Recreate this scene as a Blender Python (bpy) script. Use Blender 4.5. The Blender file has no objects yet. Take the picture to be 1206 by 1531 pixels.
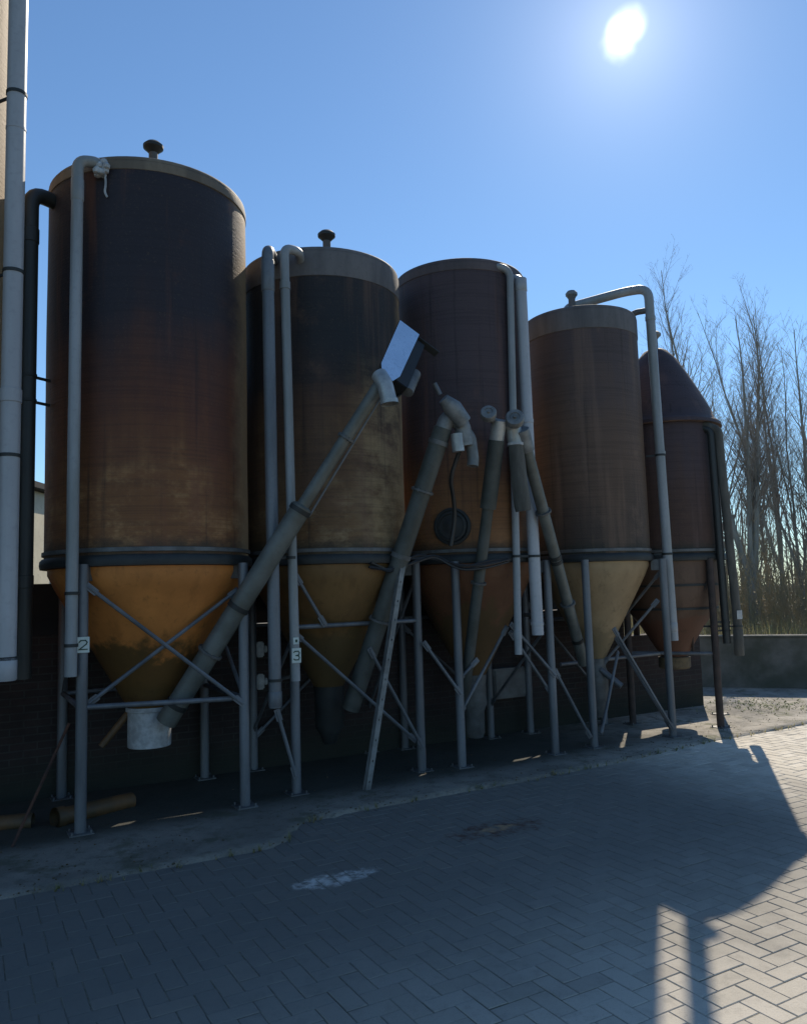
import bpy, bmesh, math, random
from mathutils import Vector, Matrix, noise as mnoise
random.seed(7)
S = bpy.context.scene
COL = S.collection
R = math.radians
PI = math.pi

# ------------------------------------------------------------------ frame of the silo row
A0 = Vector((-2.41, 5.93, 0.0))
U = Vector((0.8696, 0.4938, 0.0)).normalized()      # along the row, left to right
N = Vector((-U.y, U.x, 0.0))                        # away from the yard, behind the row
UP = Vector((0, 0, 1))


def RP(a, p, z=0.0):
    return A0 + U * a + N * p + UP * z


# ------------------------------------------------------------------ materials
def new_mat(name):
    m = bpy.data.materials.new(name)
    m.use_nodes = True
    nt = m.node_tree
    return m, nt, nt.nodes['Principled BSDF']


def nd(nt, t, **kw):
    n = nt.nodes.new(t)
    for k, v in kw.items():
        if k.startswith('i_'):
            n.inputs[k[2:].replace('_', ' ')].default_value = v
        else:
            setattr(n, k, v)
    return n


def lk(nt, a, b):
    nt.links.new(a, b)


def mixc(nt, fac, a, b, mode='MIX'):
    n = nt.nodes.new('ShaderNodeMix')
    n.data_type = 'RGBA'
    n.blend_type = mode
    for sock, v in ((n.inputs[0], fac), (n.inputs[6], a), (n.inputs[7], b)):
        if isinstance(v, (int, float)):
            sock.default_value = v
        elif isinstance(v, (tuple, list)):
            sock.default_value = (*v[:3], 1)
        else:
            lk(nt, v, sock)
    return n.outputs[2]


def math_n(nt, op, a, b=None, c=None, clamp=False):
    n = nt.nodes.new('ShaderNodeMath')
    n.operation = op
    n.use_clamp = clamp
    for i, v in enumerate((a, b, c)):
        if v is None:
            continue
        if isinstance(v, (int, float)):
            n.inputs[i].default_value = v
        else:
            lk(nt, v, n.inputs[i])
    return n.outputs[0]


def ramp(nt, v, lo, hi, smooth=True):
    n = nt.nodes.new('ShaderNodeMapRange')
    n.interpolation_type = 'SMOOTHSTEP' if smooth else 'LINEAR'
    lk(nt, v, n.inputs[0])
    n.inputs[1].default_value = lo
    n.inputs[2].default_value = hi
    return n.outputs[0]


def noise(nt, vec, scale, detail=4, rough=0.55, sc=(1, 1, 1), off=(0, 0, 0)):
    mp = nt.nodes.new('ShaderNodeMapping')
    mp.inputs['Scale'].default_value = sc
    mp.inputs['Location'].default_value = off
    lk(nt, vec, mp.inputs[0])
    n = nt.nodes.new('ShaderNodeTexNoise')
    n.inputs['Scale'].default_value = scale
    n.inputs['Detail'].default_value = detail
    n.inputs['Roughness'].default_value = rough
    lk(nt, mp.outputs[0], n.inputs['Vector'])
    return n.outputs['Fac']


def bump(nt, bsdf, h, dist=0.01, strength=0.6, prev=None):
    b = nt.nodes.new('ShaderNodeBump')
    b.inputs['Distance'].default_value = dist
    b.inputs['Strength'].default_value = strength
    lk(nt, h, b.inputs['Height'])
    if prev is not None:
        lk(nt, prev, b.inputs['Normal'])
    lk(nt, b.outputs[0], bsdf.inputs['Normal'])
    return b.outputs[0]


def pos(nt):
    return nd(nt, 'ShaderNodeNewGeometry').outputs['Position']


def zval(nt, p):
    s = nt.nodes.new('ShaderNodeSeparateXYZ')
    lk(nt, p, s.inputs[0])
    return s.outputs


def plain(name, col, rough=0.6, metal=0.0, var=0.35, scale=6.0, streak=False, col2=None, bumpd=0.002, spec=None):
    m, nt, b = new_mat(name)
    p = pos(nt)
    n1 = noise(nt, p, scale, 5, 0.6, (1, 1, 0.18) if streak else (1, 1, 1))
    n2 = noise(nt, p, scale * 7, 3, 0.6)
    f = ramp(nt, n1, 0.32, 0.68)
    c2 = col2 if col2 else tuple(c * (1 - var) for c in col)
    c = mixc(nt, f, c2, col)
    c = mixc(nt, math_n(nt, 'MULTIPLY', ramp(nt, n2, 0.5, 0.75), 0.35), c, tuple(x * 0.55 for x in col))
    lk(nt, c, b.inputs['Base Color'])
    b.inputs['Metallic'].default_value = metal
    if spec is not None:
        b.inputs['Specular IOR Level'].default_value = spec
    rr = nt.nodes.new('ShaderNodeMapRange')
    lk(nt, n1, rr.inputs[0])
    rr.inputs[3].default_value = max(0.05, rough - 0.12)
    rr.inputs[4].default_value = min(1, rough + 0.12)
    lk(nt, rr.outputs[0], b.inputs['Roughness'])
    if bumpd:
        bump(nt, b, n2, bumpd, 0.5)
    return m


def silo_shell_mat(name, dark, mid, low, patch, z0, z1, seed, patch_amt=1.0, side=None):
    """weathered fibreglass: soot-dark upper part, brown middle, worn tan patches near the base ring"""
    m, nt, b = new_mat(name)
    p = pos(nt)
    z = zval(nt, p)[2]
    big = noise(nt, p, 1.1, 4, 0.6, off=(seed, 0, 0))
    stre = noise(nt, p, 3.2, 5, 0.6, (1.6, 1.6, 0.10), (seed * 2, 0, 0))
    fine = noise(nt, p, 3.4, 9, 0.72, (1, 1, 1.5), (0, seed, 0))
    drip = noise(nt, p, 7.0, 6, 0.65, (2.0, 2.0, 0.05), (seed * 3, 1, 0))
    wind = noise(nt, p, 2.2, 3, 0.6, (0.5, 0.5, 30))
    zz = math_n(nt, 'ADD', z, math_n(nt, 'MULTIPLY', math_n(nt, 'SUBTRACT', big, 0.5), 1.9))
    zz = math_n(nt, 'ADD', zz, math_n(nt, 'MULTIPLY', math_n(nt, 'SUBTRACT', stre, 0.5), 1.6))
    c = mixc(nt, ramp(nt, zz, z0, z1), mid, dark)
    jz = math_n(nt, 'ADD', z, math_n(nt, 'MULTIPLY', big, 0.12))
    c = mixc(nt, math_n(nt, 'MULTIPLY', ramp(nt, jz, z1 - 0.42, z1 - 0.36), 0.55), c, dark)
    lowf = math_n(nt, 'SUBTRACT', 1.0, ramp(nt, zz, 2.15, 3.3))
    c = mixc(nt, lowf, c, low)
    # worn tan patches low on the shell
    pat = math_n(nt, 'MULTIPLY', ramp(nt, fine, 0.44, 0.70), math_n(nt, 'SUBTRACT', 1.0, ramp(nt, zz, 2.2, 3.05)))
    pat = math_n(nt, 'MULTIPLY', pat, ramp(nt, wind, 0.25, 0.6))
    if side is not None:
        # one flank is more worn than the rest
        dt = nt.nodes.new('ShaderNodeVectorMath')
        dt.operation = 'DOT_PRODUCT'
        lk(nt, nd(nt, 'ShaderNodeNewGeometry').outputs['Normal'], dt.inputs[0])
        dt.inputs[1].default_value = side
        sd = math_n(nt, 'MULTIPLY', ramp(nt, dt.outputs['Value'], 0.5, 0.9), math_n(nt, 'SUBTRACT', 1.0, ramp(nt, zz, 3.1, 4.3)))
        pat = math_n(nt, 'MAXIMUM', pat, math_n(nt, 'MULTIPLY', sd, ramp(nt, fine, 0.3, 0.62)))
    c = mixc(nt, math_n(nt, 'MULTIPLY', pat, patch_amt), c, patch)
    # grime band right above the ring
    band = math_n(nt, 'SUBTRACT', 1.0, ramp(nt, math_n(nt, 'ADD', z, math_n(nt, 'MULTIPLY', math_n(nt, 'SUBTRACT', fine, 0.5), 0.22)), 2.08, 2.2))
    c = mixc(nt, math_n(nt, 'MULTIPLY', band, 0.75), c, (0.035, 0.037, 0.03))
    # horizontal winding marks and vertical run streaks
    c = mixc(nt, math_n(nt, 'MULTIPLY', ramp(nt, wind, 0.48, 0.62), 0.22), c, (0.016, 0.014, 0.016))
    c = mixc(nt, math_n(nt, 'MULTIPLY', ramp(nt, stre, 0.53, 0.68), 0.4), c, tuple(x * 1.7 for x in mid))
    c = mixc(nt, math_n(nt, 'MULTIPLY', ramp(nt, drip, 0.56, 0.70), 0.5), c, (0.018, 0.016, 0.018))
    c = mixc(nt, math_n(nt, 'MULTIPLY', ramp(nt, noise(nt, p, 1.9, 8, .7, off=(seed, 5, 2)), 0.56, 0.72), 0.35), c, tuple(min(1, x * 1.9) for x in mid))
    # bleached tan on the sun-facing flank, brightening its sunlit edge in the colour
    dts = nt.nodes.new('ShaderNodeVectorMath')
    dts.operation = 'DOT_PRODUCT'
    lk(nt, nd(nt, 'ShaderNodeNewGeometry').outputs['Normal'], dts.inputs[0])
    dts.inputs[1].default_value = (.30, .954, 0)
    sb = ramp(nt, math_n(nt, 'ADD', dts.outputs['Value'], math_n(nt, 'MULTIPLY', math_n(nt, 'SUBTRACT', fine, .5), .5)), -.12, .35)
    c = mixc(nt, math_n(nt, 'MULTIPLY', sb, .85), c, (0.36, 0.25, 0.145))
    sp = noise(nt, p, 60, 3, 0.6)
    c = mixc(nt, math_n(nt, 'MULTIPLY', ramp(nt, sp, 0.56, 0.74), 0.35), c, (0.12, 0.085, 0.06))
    lk(nt, c, b.inputs['Base Color'])
    b.inputs['Roughness'].default_value = 0.66
    b.inputs['Specular IOR Level'].default_value = 0.25
    b.inputs['Sheen Weight'].default_value = 0.10
    b.inputs['Sheen Roughness'].default_value = 0.45
    b.inputs['Sheen Tint'].default_value = (0.85, 0.62, 0.38, 1)
    h = math_n(nt, 'ADD', math_n(nt, 'MULTIPLY', wind, 0.35), math_n(nt, 'MULTIPLY', sp, 0.5))
    bump(nt, b, h, 0.010, 0.6)
    return m


def hopper_mat(name, col, stain, zs, seed):
    m, nt, b = new_mat(name)
    p = pos(nt)
    z = zval(nt, p)[2]
    big = noise(nt, p, 2.0, 5, 0.65, off=(seed, 0, 0))
    fine = noise(nt, p, 14, 5, 0.65)
    stre = noise(nt, p, 5, 4, 0.6, (1.5, 1.5, 0.2), (0, seed, 0))
    zz = math_n(nt, 'ADD', z, math_n(nt, 'MULTIPLY', math_n(nt, 'SUBTRACT', big, 0.5), 1.1))
    c = mixc(nt, ramp(nt, big, 0.3, 0.7), tuple(x * 0.72 for x in col), col)
    c = mixc(nt, math_n(nt, 'MULTIPLY', ramp(nt, stre, 0.5, 0.7), 0.45), c, tuple(x * 0.5 for x in col))
    st = math_n(nt, 'SUBTRACT', 1.0, ramp(nt, zz, zs - 0.05, zs + 0.07))
    c = mixc(nt, math_n(nt, 'MULTIPLY', st, 0.85), c, stain)
    c = mixc(nt, math_n(nt, 'MULTIPLY', ramp(nt, fine, 0.55, 0.75), 0.35), c, (0.03, 0.022, 0.015))
    lk(nt, c, b.inputs['Base Color'])
    b.inputs['Roughness'].default_value = 0.55
    b.inputs['Specular IOR Level'].default_value = 0.35
    bump(nt, b, fine, 0.004, 0.5)
    return m


def brick_mat(name, c1, c2, mortar):
    m, nt, b = new_mat(name)
    p = pos(nt)
    o = zval(nt, p)
    along = math_n(nt, 'ADD', math_n(nt, 'MULTIPLY', o[0], U.x), math_n(nt, 'MULTIPLY', o[1], U.y))
    cb = nt.nodes.new('ShaderNodeCombineXYZ')
    lk(nt, along, cb.inputs[0])
    lk(nt, o[2], cb.inputs[1])
    br = nt.nodes.new('ShaderNodeTexBrick')
    lk(nt, cb.outputs[0], br.inputs['Vector'])
    br.inputs['Scale'].default_value = 1.0
    br.inputs['Brick Width'].default_value = 0.215
    br.inputs['Row Height'].default_value = 0.063
    br.inputs['Mortar Size'].default_value = 0.006
    br.inputs['Color1'].default_value = (*c1, 1)
    br.inputs['Color2'].default_value = (*c2, 1)
    br.inputs['Mortar'].default_value = (*mortar, 1)
    n1 = noise(nt, p, 1.6, 5, 0.65)
    c = mixc(nt, math_n(nt, 'MULTIPLY', ramp(nt, n1, 0.4, 0.7), 0.7), br.outputs['Color'], tuple(x * 0.3 for x in c1))
    foot_dark = math_n(nt, 'SUBTRACT', 1.0, ramp(nt, math_n(nt, 'ADD', o[2], math_n(nt, 'MULTIPLY', n1, 0.3)), 0.25, 0.6))  # darker towards the foot of the wall
    c = mixc(nt, math_n(nt, 'MULTIPLY', foot_dark, 0.8), c, (0.02, 0.024, 0.016))
    lk(nt, c, b.inputs['Base Color'])
    b.inputs['Roughness'].default_value = 0.9
    h = math_n(nt, 'ADD', math_n(nt, 'MULTIPLY', math_n(nt, 'SUBTRACT', 1.0, br.outputs['Fac']), 1.0), math_n(nt, 'MULTIPLY', noise(nt, p, 60), 0.3))
    bump(nt, b, h, 0.006, 0.8)
    return m


M = {}
M['galv'] = plain('galvanised_steel', (0.165, 0.178, 0.195), 0.5, 0.25, 0.45, 5, True, bumpd=0.001)
M['galv_dark'] = plain('weathered_steel', (0.15, 0.155, 0.155), 0.6, 0.2, 0.5, 6, bumpd=0.002)
M['pvc'] = plain('grey_pvc', (0.31, 0.325, 0.345), 0.45, 0, 0.5, 4, True, (0.19, 0.20, 0.195), bumpd=0.001)
M['pvc_pale'] = plain('pale_grey_pvc', (0.42, 0.425, 0.445), 0.42, 0, 0.25, 3, True, bumpd=0.001)
M['black_pipe'] = plain('black_pvc', (0.035, 0.038, 0.036), 0.5, 0, 0.4, 5, True, bumpd=0.001)
M['auger'] = plain('auger_tube_steel', (0.15, 0.16, 0.15), 0.55, 0.15, 0.5, 4, False, (0.095, 0.10, 0.088), 0.002)
M['auger_dark'] = plain('old_auger_tube', (0.085, 0.092, 0.085), 0.6, 0.15, 0.5, 4, False, (0.05, 0.055, 0.048), 0.002)
M['mirror'] = plain('bright_sheet_steel', (0.82, 0.84, 0.86), 0.2, 1.0, 0.08, 5, bumpd=0.0003)
M['tin'] = plain('zinc_sheet', (0.42, 0.44, 0.44), 0.42, 0.4, 0.35, 9, bumpd=0.001)
M['zinc_grey'] = plain('dull_zinc', (0.24, 0.25, 0.25), 0.55, 0.3, 0.45, 9, bumpd=0.001)
M['white_paint'] = plain('worn_white_plastic', (0.50, 0.51, 0.52), 0.5, 0, 0.4, 14, bumpd=0.002)
M['black'] = plain('black_rubber', (0.015, 0.016, 0.018), 0.6, 0, 0.3, 8)
M['dark_iron'] = plain('dark_iron', (0.03, 0.034, 0.034), 0.6, 0.1, 0.4, 8)
M['rust'] = plain('rusty_steel', (0.105, 0.045, 0.026), 0.85, 0, 0.6, 10, False, (0.04, 0.022, 0.018), 0.004)
M['rust_pole'] = plain('rust_brown_pole', (0.06, 0.042, 0.036), 0.8, 0, 0.55, 9, False, (0.03, 0.024, 0.022), 0.003)
M['drain'] = plain('orange_brown_drain_pvc', (0.15, 0.075, 0.028), 0.6, 0, 0.6, 5, False, (0.055, 0.042, 0.022), 0.002)
M['sock'] = plain('dusty_canvas', (0.12, 0.115, 0.10), 0.95, 0, 0.45, 12, True, bumpd=0.006)
M['mesh_wall'] = plain('cream_render', (0.72, 0.66, 0.50), 0.9, 0, 0.15, 2)
M['shed'] = plain('tarred_boards', (0.018, 0.019, 0.021), 0.8, 0, 0.4, 4)
M['plate'] = plain('white_enamel_plate', (0.55, 0.62, 0.58), 0.35, 0, 0.15, 20, bumpd=0)
M['digit'] = plain('dark_green_paint', (0.01, 0.05, 0.035), 0.4, 0, 0.1, 20, bumpd=0)
M['switch'] = plain('grey_white_switch_box', (0.48, 0.50, 0.50), 0.5, 0, 0.3, 20)
M['brown_box'] = plain('rust_stained_box', (0.16, 0.12, 0.07), 0.8, 0, 0.5, 12)
M['cable'] = plain('black_cable', (0.02, 0.021, 0.022), 0.5, 0, 0.3, 20, bumpd=0)
M['brick'] = brick_mat('dark_brick', (0.044, 0.028, 0.025), (0.028, 0.021, 0.020), (0.050, 0.046, 0.042))
M['stone'] = plain('mossy_concrete_wall', (0.17, 0.16, 0.145), 0.95, 0, 0.5, 1.8, False, (0.075, 0.078, 0.06), 0.012)
M['bark'] = plain('grey_brown_bark', (0.36, 0.33, 0.28), 0.9, 0, 0.4, 9, True, (0.22, 0.205, 0.17), 0.01)
M['twig'] = plain('brown_twigs', (0.42, 0.36, 0.30), 0.9, 0, 0.35, 4, bumpd=0)
M['bramble'] = plain('dry_bramble', (0.50, 0.42, 0.30), 0.9, 0, 0.5, 2, False, (0.36, 0.33, 0.21), 0)
M['straw'] = plain('dry_grass', (0.40, 0.34, 0.19), 0.9, 0, 0.5, 2, False, (0.24, 0.26, 0.10), 0)
M['leaf'] = plain('dead_leaf', (0.10, 0.07, 0.04), 0.9, 0, 0.5, 20, False, (0.05, 0.045, 0.025), 0)



def translucent(m, amt):
    """thin plant matter lets the light through"""
    nt = m.node_tree
    b = nt.nodes['Principled BSDF']
    tr = nt.nodes.new('ShaderNodeBsdfTranslucent')
    src = b.inputs['Base Color'].links[0].from_socket
    lk(nt, src, tr.inputs['Color'])
    mx = nt.nodes.new('ShaderNodeMixShader')
    mx.inputs[0].default_value = amt
    lk(nt, b.outputs[0], mx.inputs[1])
    lk(nt, tr.outputs[0], mx.inputs[2])
    lk(nt, mx.outputs[0], nt.nodes['Material Output'].inputs['Surface'])


translucent(M['bramble'], .6)
translucent(M['straw'], .6)
translucent(M['twig'], .3)

BAND = {}
for k, c in (('warm', (0.22, 0.17, 0.12)), ('grey', (0.16, 0.145, 0.14)), ('dark', (0.12, 0.092, 0.09))):
    BAND[k] = plain('silo_rim_' + k, c, 0.75, 0, 0.45, 4, True, None, 0.003)

# ------------------------------------------------------------------ mesh helpers


class MB:
    def __init__(self):
        self.bm = bmesh.new()
        self.mi = 0

    def face(self, vs):
        try:
            f = self.bm.faces.new(vs)
            f.material_index = self.mi
            return f
        except ValueError:
            return None

    def box(self, c, ax, ay, az, bev=0.0):
        """box centred at c with half-axis vectors"""
        c = Vector(c)
        vs = []
        for sz in (-1, 1):
            for sx, sy in ((-1, -1), (1, -1), (1, 1), (-1, 1)):
                vs.append(self.bm.verts.new(c + Vector(ax) * sx + Vector(ay) * sy + Vector(az) * sz))
        fs = [self.face([vs[3], vs[2], vs[1], vs[0]]), self.face(vs[4:8])]
        for i in range(4):
            j = (i + 1) % 4
            fs.append(self.face([vs[i], vs[j], vs[4 + j], vs[4 + i]]))
        if bev > 0:
            es = {e for f in fs for e in f.edges}
            bmesh.ops.bevel(self.bm, geom=list(es), offset=bev, segments=2, affect='EDGES')
        return self

    def abox(self, c, sx, sy, sz, bev=0.0):
        """box aligned to the row frame: sizes along U, N, Z"""
        return self.box(c, U * sx / 2, N * sy / 2, UP * sz / 2, bev)

    def tube(self, pts, r, n=14, cap=True, radii=None, inner=None):
        pts = [Vector(p) for p in pts]
        t0 = (pts[1] - pts[0]).normalized()
        ref = Vector((1, 0, 0)) if abs(t0.x) < 0.8 else Vector((0, 1, 0))
        x = (ref - t0 * ref.dot(t0)).normalized()
        rings = []
        for i, p in enumerate(pts):
            if i == 0:
                t = t0
            elif i == len(pts) - 1:
                t = (pts[i] - pts[i - 1]).normalized()
            else:
                t = ((pts[i + 1] - p).normalized() + (p - pts[i - 1]).normalized()).normalized()
            x = (x - t * x.dot(t)).normalized()
            y = t.cross(x)
            rr = radii[i] if radii else r
            rings.append([self.bm.verts.new(p + (x * math.cos(2 * PI * k / n) + y * math.sin(2 * PI * k / n)) * rr) for k in range(n)])
        for a, b in zip(rings, rings[1:]):
            for k in range(n):
                j = (k + 1) % n
                self.face([a[k], a[j], b[j], b[k]])
        if cap:
            self.face(list(reversed(rings[0])))
            self.face(rings[-1])
        return self

    def lathe(self, c, prof, n=72, cap_top=False, cap_bot=False):
        c = Vector(c)
        rings = []
        for r, z in prof:
            if r < 1e-5:
                rings.append([self.bm.verts.new(c + Vector((0, 0, z)))])
            else:
                rings.append([self.bm.verts.new(c + Vector((r * math.cos(2 * PI * k / n), r * math.sin(2 * PI * k / n), z))) for k in range(n)])
        for a, b in zip(rings, rings[1:]):
            for k in range(n):
                j = (k + 1) % n
                if len(a) == 1:
                    self.face([a[0], b[j], b[k]])
                elif len(b) == 1:
                    self.face([a[k], a[j], b[0]])
                else:
                    self.face([a[k], a[j], b[j], b[k]])
        if cap_bot and len(rings[0]) > 1:
            self.face(list(reversed(rings[0])))
        if cap_top and len(rings[-1]) > 1:
            self.face(rings[-1])
        return self

    def quad(self, a, b, c, d):
        self.face([self.bm.verts.new(Vector(v)) for v in (a, b, c, d)])
        return self

    def build(self, name, mat, parent=None, smooth=True, recalc=True):
        bm = self.bm
        if recalc:
            bmesh.ops.recalc_face_normals(bm, faces=bm.faces)
        base = Vector((0, 0, 0))
        if parent is not None:
            q = parent
            while q is not None:
                base += q.location
                q = q.parent
        if base.length > 0:
            bmesh.ops.translate(bm, verts=bm.verts, vec=-base)
        me = bpy.data.meshes.new(name)
        bm.to_mesh(me)
        bm.free()
        if smooth:
            me.shade_smooth()
            me.set_sharp_from_angle(angle=R(38))
        for m_ in (mat if isinstance(mat, (list, tuple)) else [mat]):
            me.materials.append(m_)
        o = bpy.data.objects.new(name, me)
        COL.objects.link(o)
        if parent is not None:
            o.parent = parent
        return o


def rounded(pts, rad=0.1, n=6):
    pts = [Vector(p) for p in pts]
    out = [pts[0]]
    for i in range(1, len(pts) - 1):
        a, b, c = pts[i - 1], pts[i], pts[i + 1]
        d1 = (a - b).normalized()
        d2 = (c - b).normalized()
        rr = min(rad, (a - b).length * 0.48, (c - b).length * 0.48)
        s, e = b + d1 * rr, b + d2 * rr
        for k in range(n + 1):
            t = k / n
            out.append(s * (1 - t) ** 2 + b * 2 * t * (1 - t) + e * t * t)
    out.append(pts[-1])
    return out


def tag(o, label=None, cat=None, group=None, kind=None):
    for k, v in (('label', label), ('category', cat), ('group', group), ('kind', kind)):
        if v:
            o[k] = v
    return o


def thing(name, loc, label, cat, group=None):
    o = bpy.data.objects.new(name, None)
    o.empty_display_size = 0.2
    o.location = loc
    COL.objects.link(o)
    return tag(o, label, cat, group)


# ------------------------------------------------------------------ silos
def vent(parent, c, z0, z1, rs, rc, mat):
    v = MB().lathe((c.x, c.y, 0), [(rs, z0), (rs, z1 - 0.09), (rs * 1.15, z1 - 0.085)], 20).build('vent', mat, parent)
    MB().lathe((c.x, c.y, 0), [(rs * 0.9, z1 - 0.11), (rc * 0.8, z1 - 0.075), (rc, z1 - 0.06), (rc * 1.02, z1 - 0.035), (rc * 0.7, z1 - 0.008), (0, z1)], 24, cap_bot=True).build('cap', M['dark_iron'] if c.x < 1 else M['zinc_grey'], v)
    return v


def silo(label, a, p, r, ztop, apex, legs, shell, hop, band, band_h, tip_r, tip_z, vent_c=None, vent_z=None, zb=2.0, braces=(), bars=(), roof='dome', xc=None):
    c = RP(a, p) if xc is None else Vector(xc)
    t = thing('feed_silo', c, label, 'silo', 'row of rusty brown feed silos')
    # shell with a very slightly wavy wall
    bm = MB()
    prof = [(r - 0.004, zb - 0.02)]
    nz = 22
    for i in range(nz + 1):
        prof.append((r, zb + (ztop - zb - 0.03) * i / nz))
    prof.append((r - 0.012, ztop - 0.008))
    prof.append((r - 0.05, ztop))
    bm.lathe(c, prof, 96)
    for v in bm.bm.verts:
        d = Vector((v.co.x - c.x, v.co.y - c.y, 0))
        if d.length > 0.1:
            k = mnoise.noise(Vector((v.co.x * 1.3, v.co.y * 1.3, v.co.z * 0.9))) * 0.008
            v.co += d.normalized() * k
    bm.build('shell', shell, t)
    if roof == 'dome':
        pr = [(r + 0.003, ztop - 0.014), (r + 0.001, ztop + 0.004), (r - 0.012, ztop + 0.022), (r - 0.03, ztop + 0.03)]
        for i in range(1, 9):
            f = i / 8
            rr = (r - 0.03) * (1 - f)
            pr.append((rr if i < 8 else 0, ztop + 0.03 + (apex - ztop - 0.03) * (1 - (1 - f) ** 1.5)))
        rf = MB().lathe(c, pr, 72).build('roof', BAND[band], t)
    else:
        pr = [(r + 0.0, ztop - 0.05), (r + 0.075, ztop - 0.05), (r + 0.07, ztop - 0.01), (r - 0.012, ztop + 0.06), (r * 0.95, ztop + 0.16), (r * 0.76, ztop + 0.42), (r * 0.55, ztop + 0.68), (r * 0.37, ztop + 0.88), (r * 0.23, ztop + 0.99), (0.10, apex - 0.01), (0, apex)]
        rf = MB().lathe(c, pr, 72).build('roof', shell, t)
    if band_h > 0:
        # light weathered rim band just proud of the wall
        bb = MB()
        bb.lathe(c, [(r - 0.004, ztop - band_h - 0.004), (r + 0.007, ztop - band_h), (r + 0.007, ztop - 0.03), (r + 0.003, ztop - 0.016)], 96)
        bb.build('rim_band', BAND[band], t)
    # ring at the foot of the shell
    MB().lathe(c, [(r - 0.02, zb - 0.055), (r + 0.028, zb - 0.05), (r + 0.034, zb - 0.02), (r + 0.03, zb + 0.012), (r + 0.015, zb + 0.03), (r - 0.01, zb + 0.035)], 96).build('base_ring', M['dark_iron'], t)
    MB().lathe(c, [(r - 0.01, zb + 0.052), (r + 0.016, zb + 0.055), (r + 0.016, zb + 0.085), (r - 0.01, zb + 0.09)], 96).build('clamping_hoop', M['galv_dark'], t)
    # hopper
    rh = r * 0.965
    pr = [(tip_r, tip_z)]
    for i in range(1, 12):
        f = i / 12
        pr.append((tip_r + (rh - tip_r) * f, tip_z + (zb - 0.12 - tip_z) * f))
    pr += [(rh, zb - 0.1), (rh, zb - 0.04)]
    if roof == 'cone':
        pr = [(tip_r, tip_z), (r * 0.55, tip_z + 0.36), (r * 0.82, 1.38), (r * 0.93, 1.66), (r * 0.97, 1.96)]
    h = MB().lathe(c, pr, 72).build('hopper', hop, t)
    if roof == 'cone':
        for zz, rr in ((1.66, r * 0.93), (1.38, r * 0.82)):
            MB().lathe(c, [(rr - 0.02, zz - 0.015), (rr + 0.012, zz - 0.012), (rr + 0.012, zz + 0.012), (rr - 0.02, zz + 0.015)], 64).build('hoop', M['dark_iron'], h)
    legobs = []
    for la, lp in legs:
        q = RP(la, lp)
        rr = 0.041
        mleg = M['galv'] if roof != 'cone' else M['rust_pole']
        lg = MB().tube([q, q + UP * 1.0, q + UP * (zb - 0.035)], rr, 16).build('leg', mleg, t)
        fp = MB()
        fp.abox(q + UP * 0.008 + UP * 0.012, 0.17, 0.17, 0.012, 0.003)
        for sx in (-1, 1):
            for sy in (-1, 1):
                fp.tube([q + U * sx * 0.065 + N * sy * 0.065 + UP * 0.02, q + U * sx * 0.065 + N * sy * 0.065 + UP * 0.045], 0.008, 6)
        fp.build('foot_plate', M['galv_dark'], lg)
        d = Vector((c.x - q.x, c.y - q.y, 0)).normalized()
        g = MB()
        g.box(q + UP * (zb - 0.1) + d * 0.05, d * 0.075, UP.cross(d) * 0.012, UP * 0.06, 0.003)
        g.build('gusset', M['galv_dark'], lg)
        legobs.append(lg)
    for q0, q1 in braces:
        bm_ = MB().tube([RP(*q0), RP(*q1)], 0.016, 8)
        dv_ = (RP(*q1) - RP(*q0)).normalized()
        pn_ = dv_.cross(UP).normalized()
        for e_, sg_ in ((RP(*q0), 1), (RP(*q1), -1)):
            bm_.box(e_ + dv_ * sg_ * .035, dv_ * .05, pn_ * .006, pn_.cross(dv_) * .026, .002)
            bm_.tube([e_ + dv_ * sg_ * .05 - pn_ * .016, e_ + dv_ * sg_ * .05 + pn_ * .016], .009, 6)
        bm_.build('brace', M['galv'], t)
    for q0, q1 in bars:
        MB().tube([RP(*q0), RP(*q1)], 0.021, 10).build('cross_bar', M['galv'], t)
    if vent_c is not None:
        vent(rf, vent_c, apex - 0.14, vent_z, 0.04, 0.088 - max(0, a - 4) * .012 if xc is None else .085, BAND['grey'])
    return t, c, legobs


def pipe(parent, path, r, mat, rad=0.12, couplings=(), clamps=(), name='fill_pipe'):
    pts = rounded(path, rad)
    o = MB().tube(pts, r, 20, cap=True).build(name, mat, parent)
    for q in couplings:
        q0, ln, dr = q
        MB().tube([q0 - UP * ln / 2, q0 - UP * ln * 0.46, q0 + UP * ln * 0.46, q0 + UP * ln / 2], r, 20, radii=[r + 0.001, r + dr, r + dr, r + 0.001]).build('coupling', mat, o)
    for q in clamps:
        q0, d = q
        cl = MB()
        cl.tube([q0 - UP * 0.012, q0 + UP * 0.012], r + 0.006, 20)
        cl.box(q0 + d * 0.5, d * 0.5, UP.cross(d.normalized()) * 0.006, UP * 0.011)
        cl.build('clamp', M['dark_iron'], o)
    return o


def frame(la, ra, lp, rp, depth=1.18):
    return [(la, lp), (ra, rp), (la, lp + depth), (ra, rp + depth)]


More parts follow.
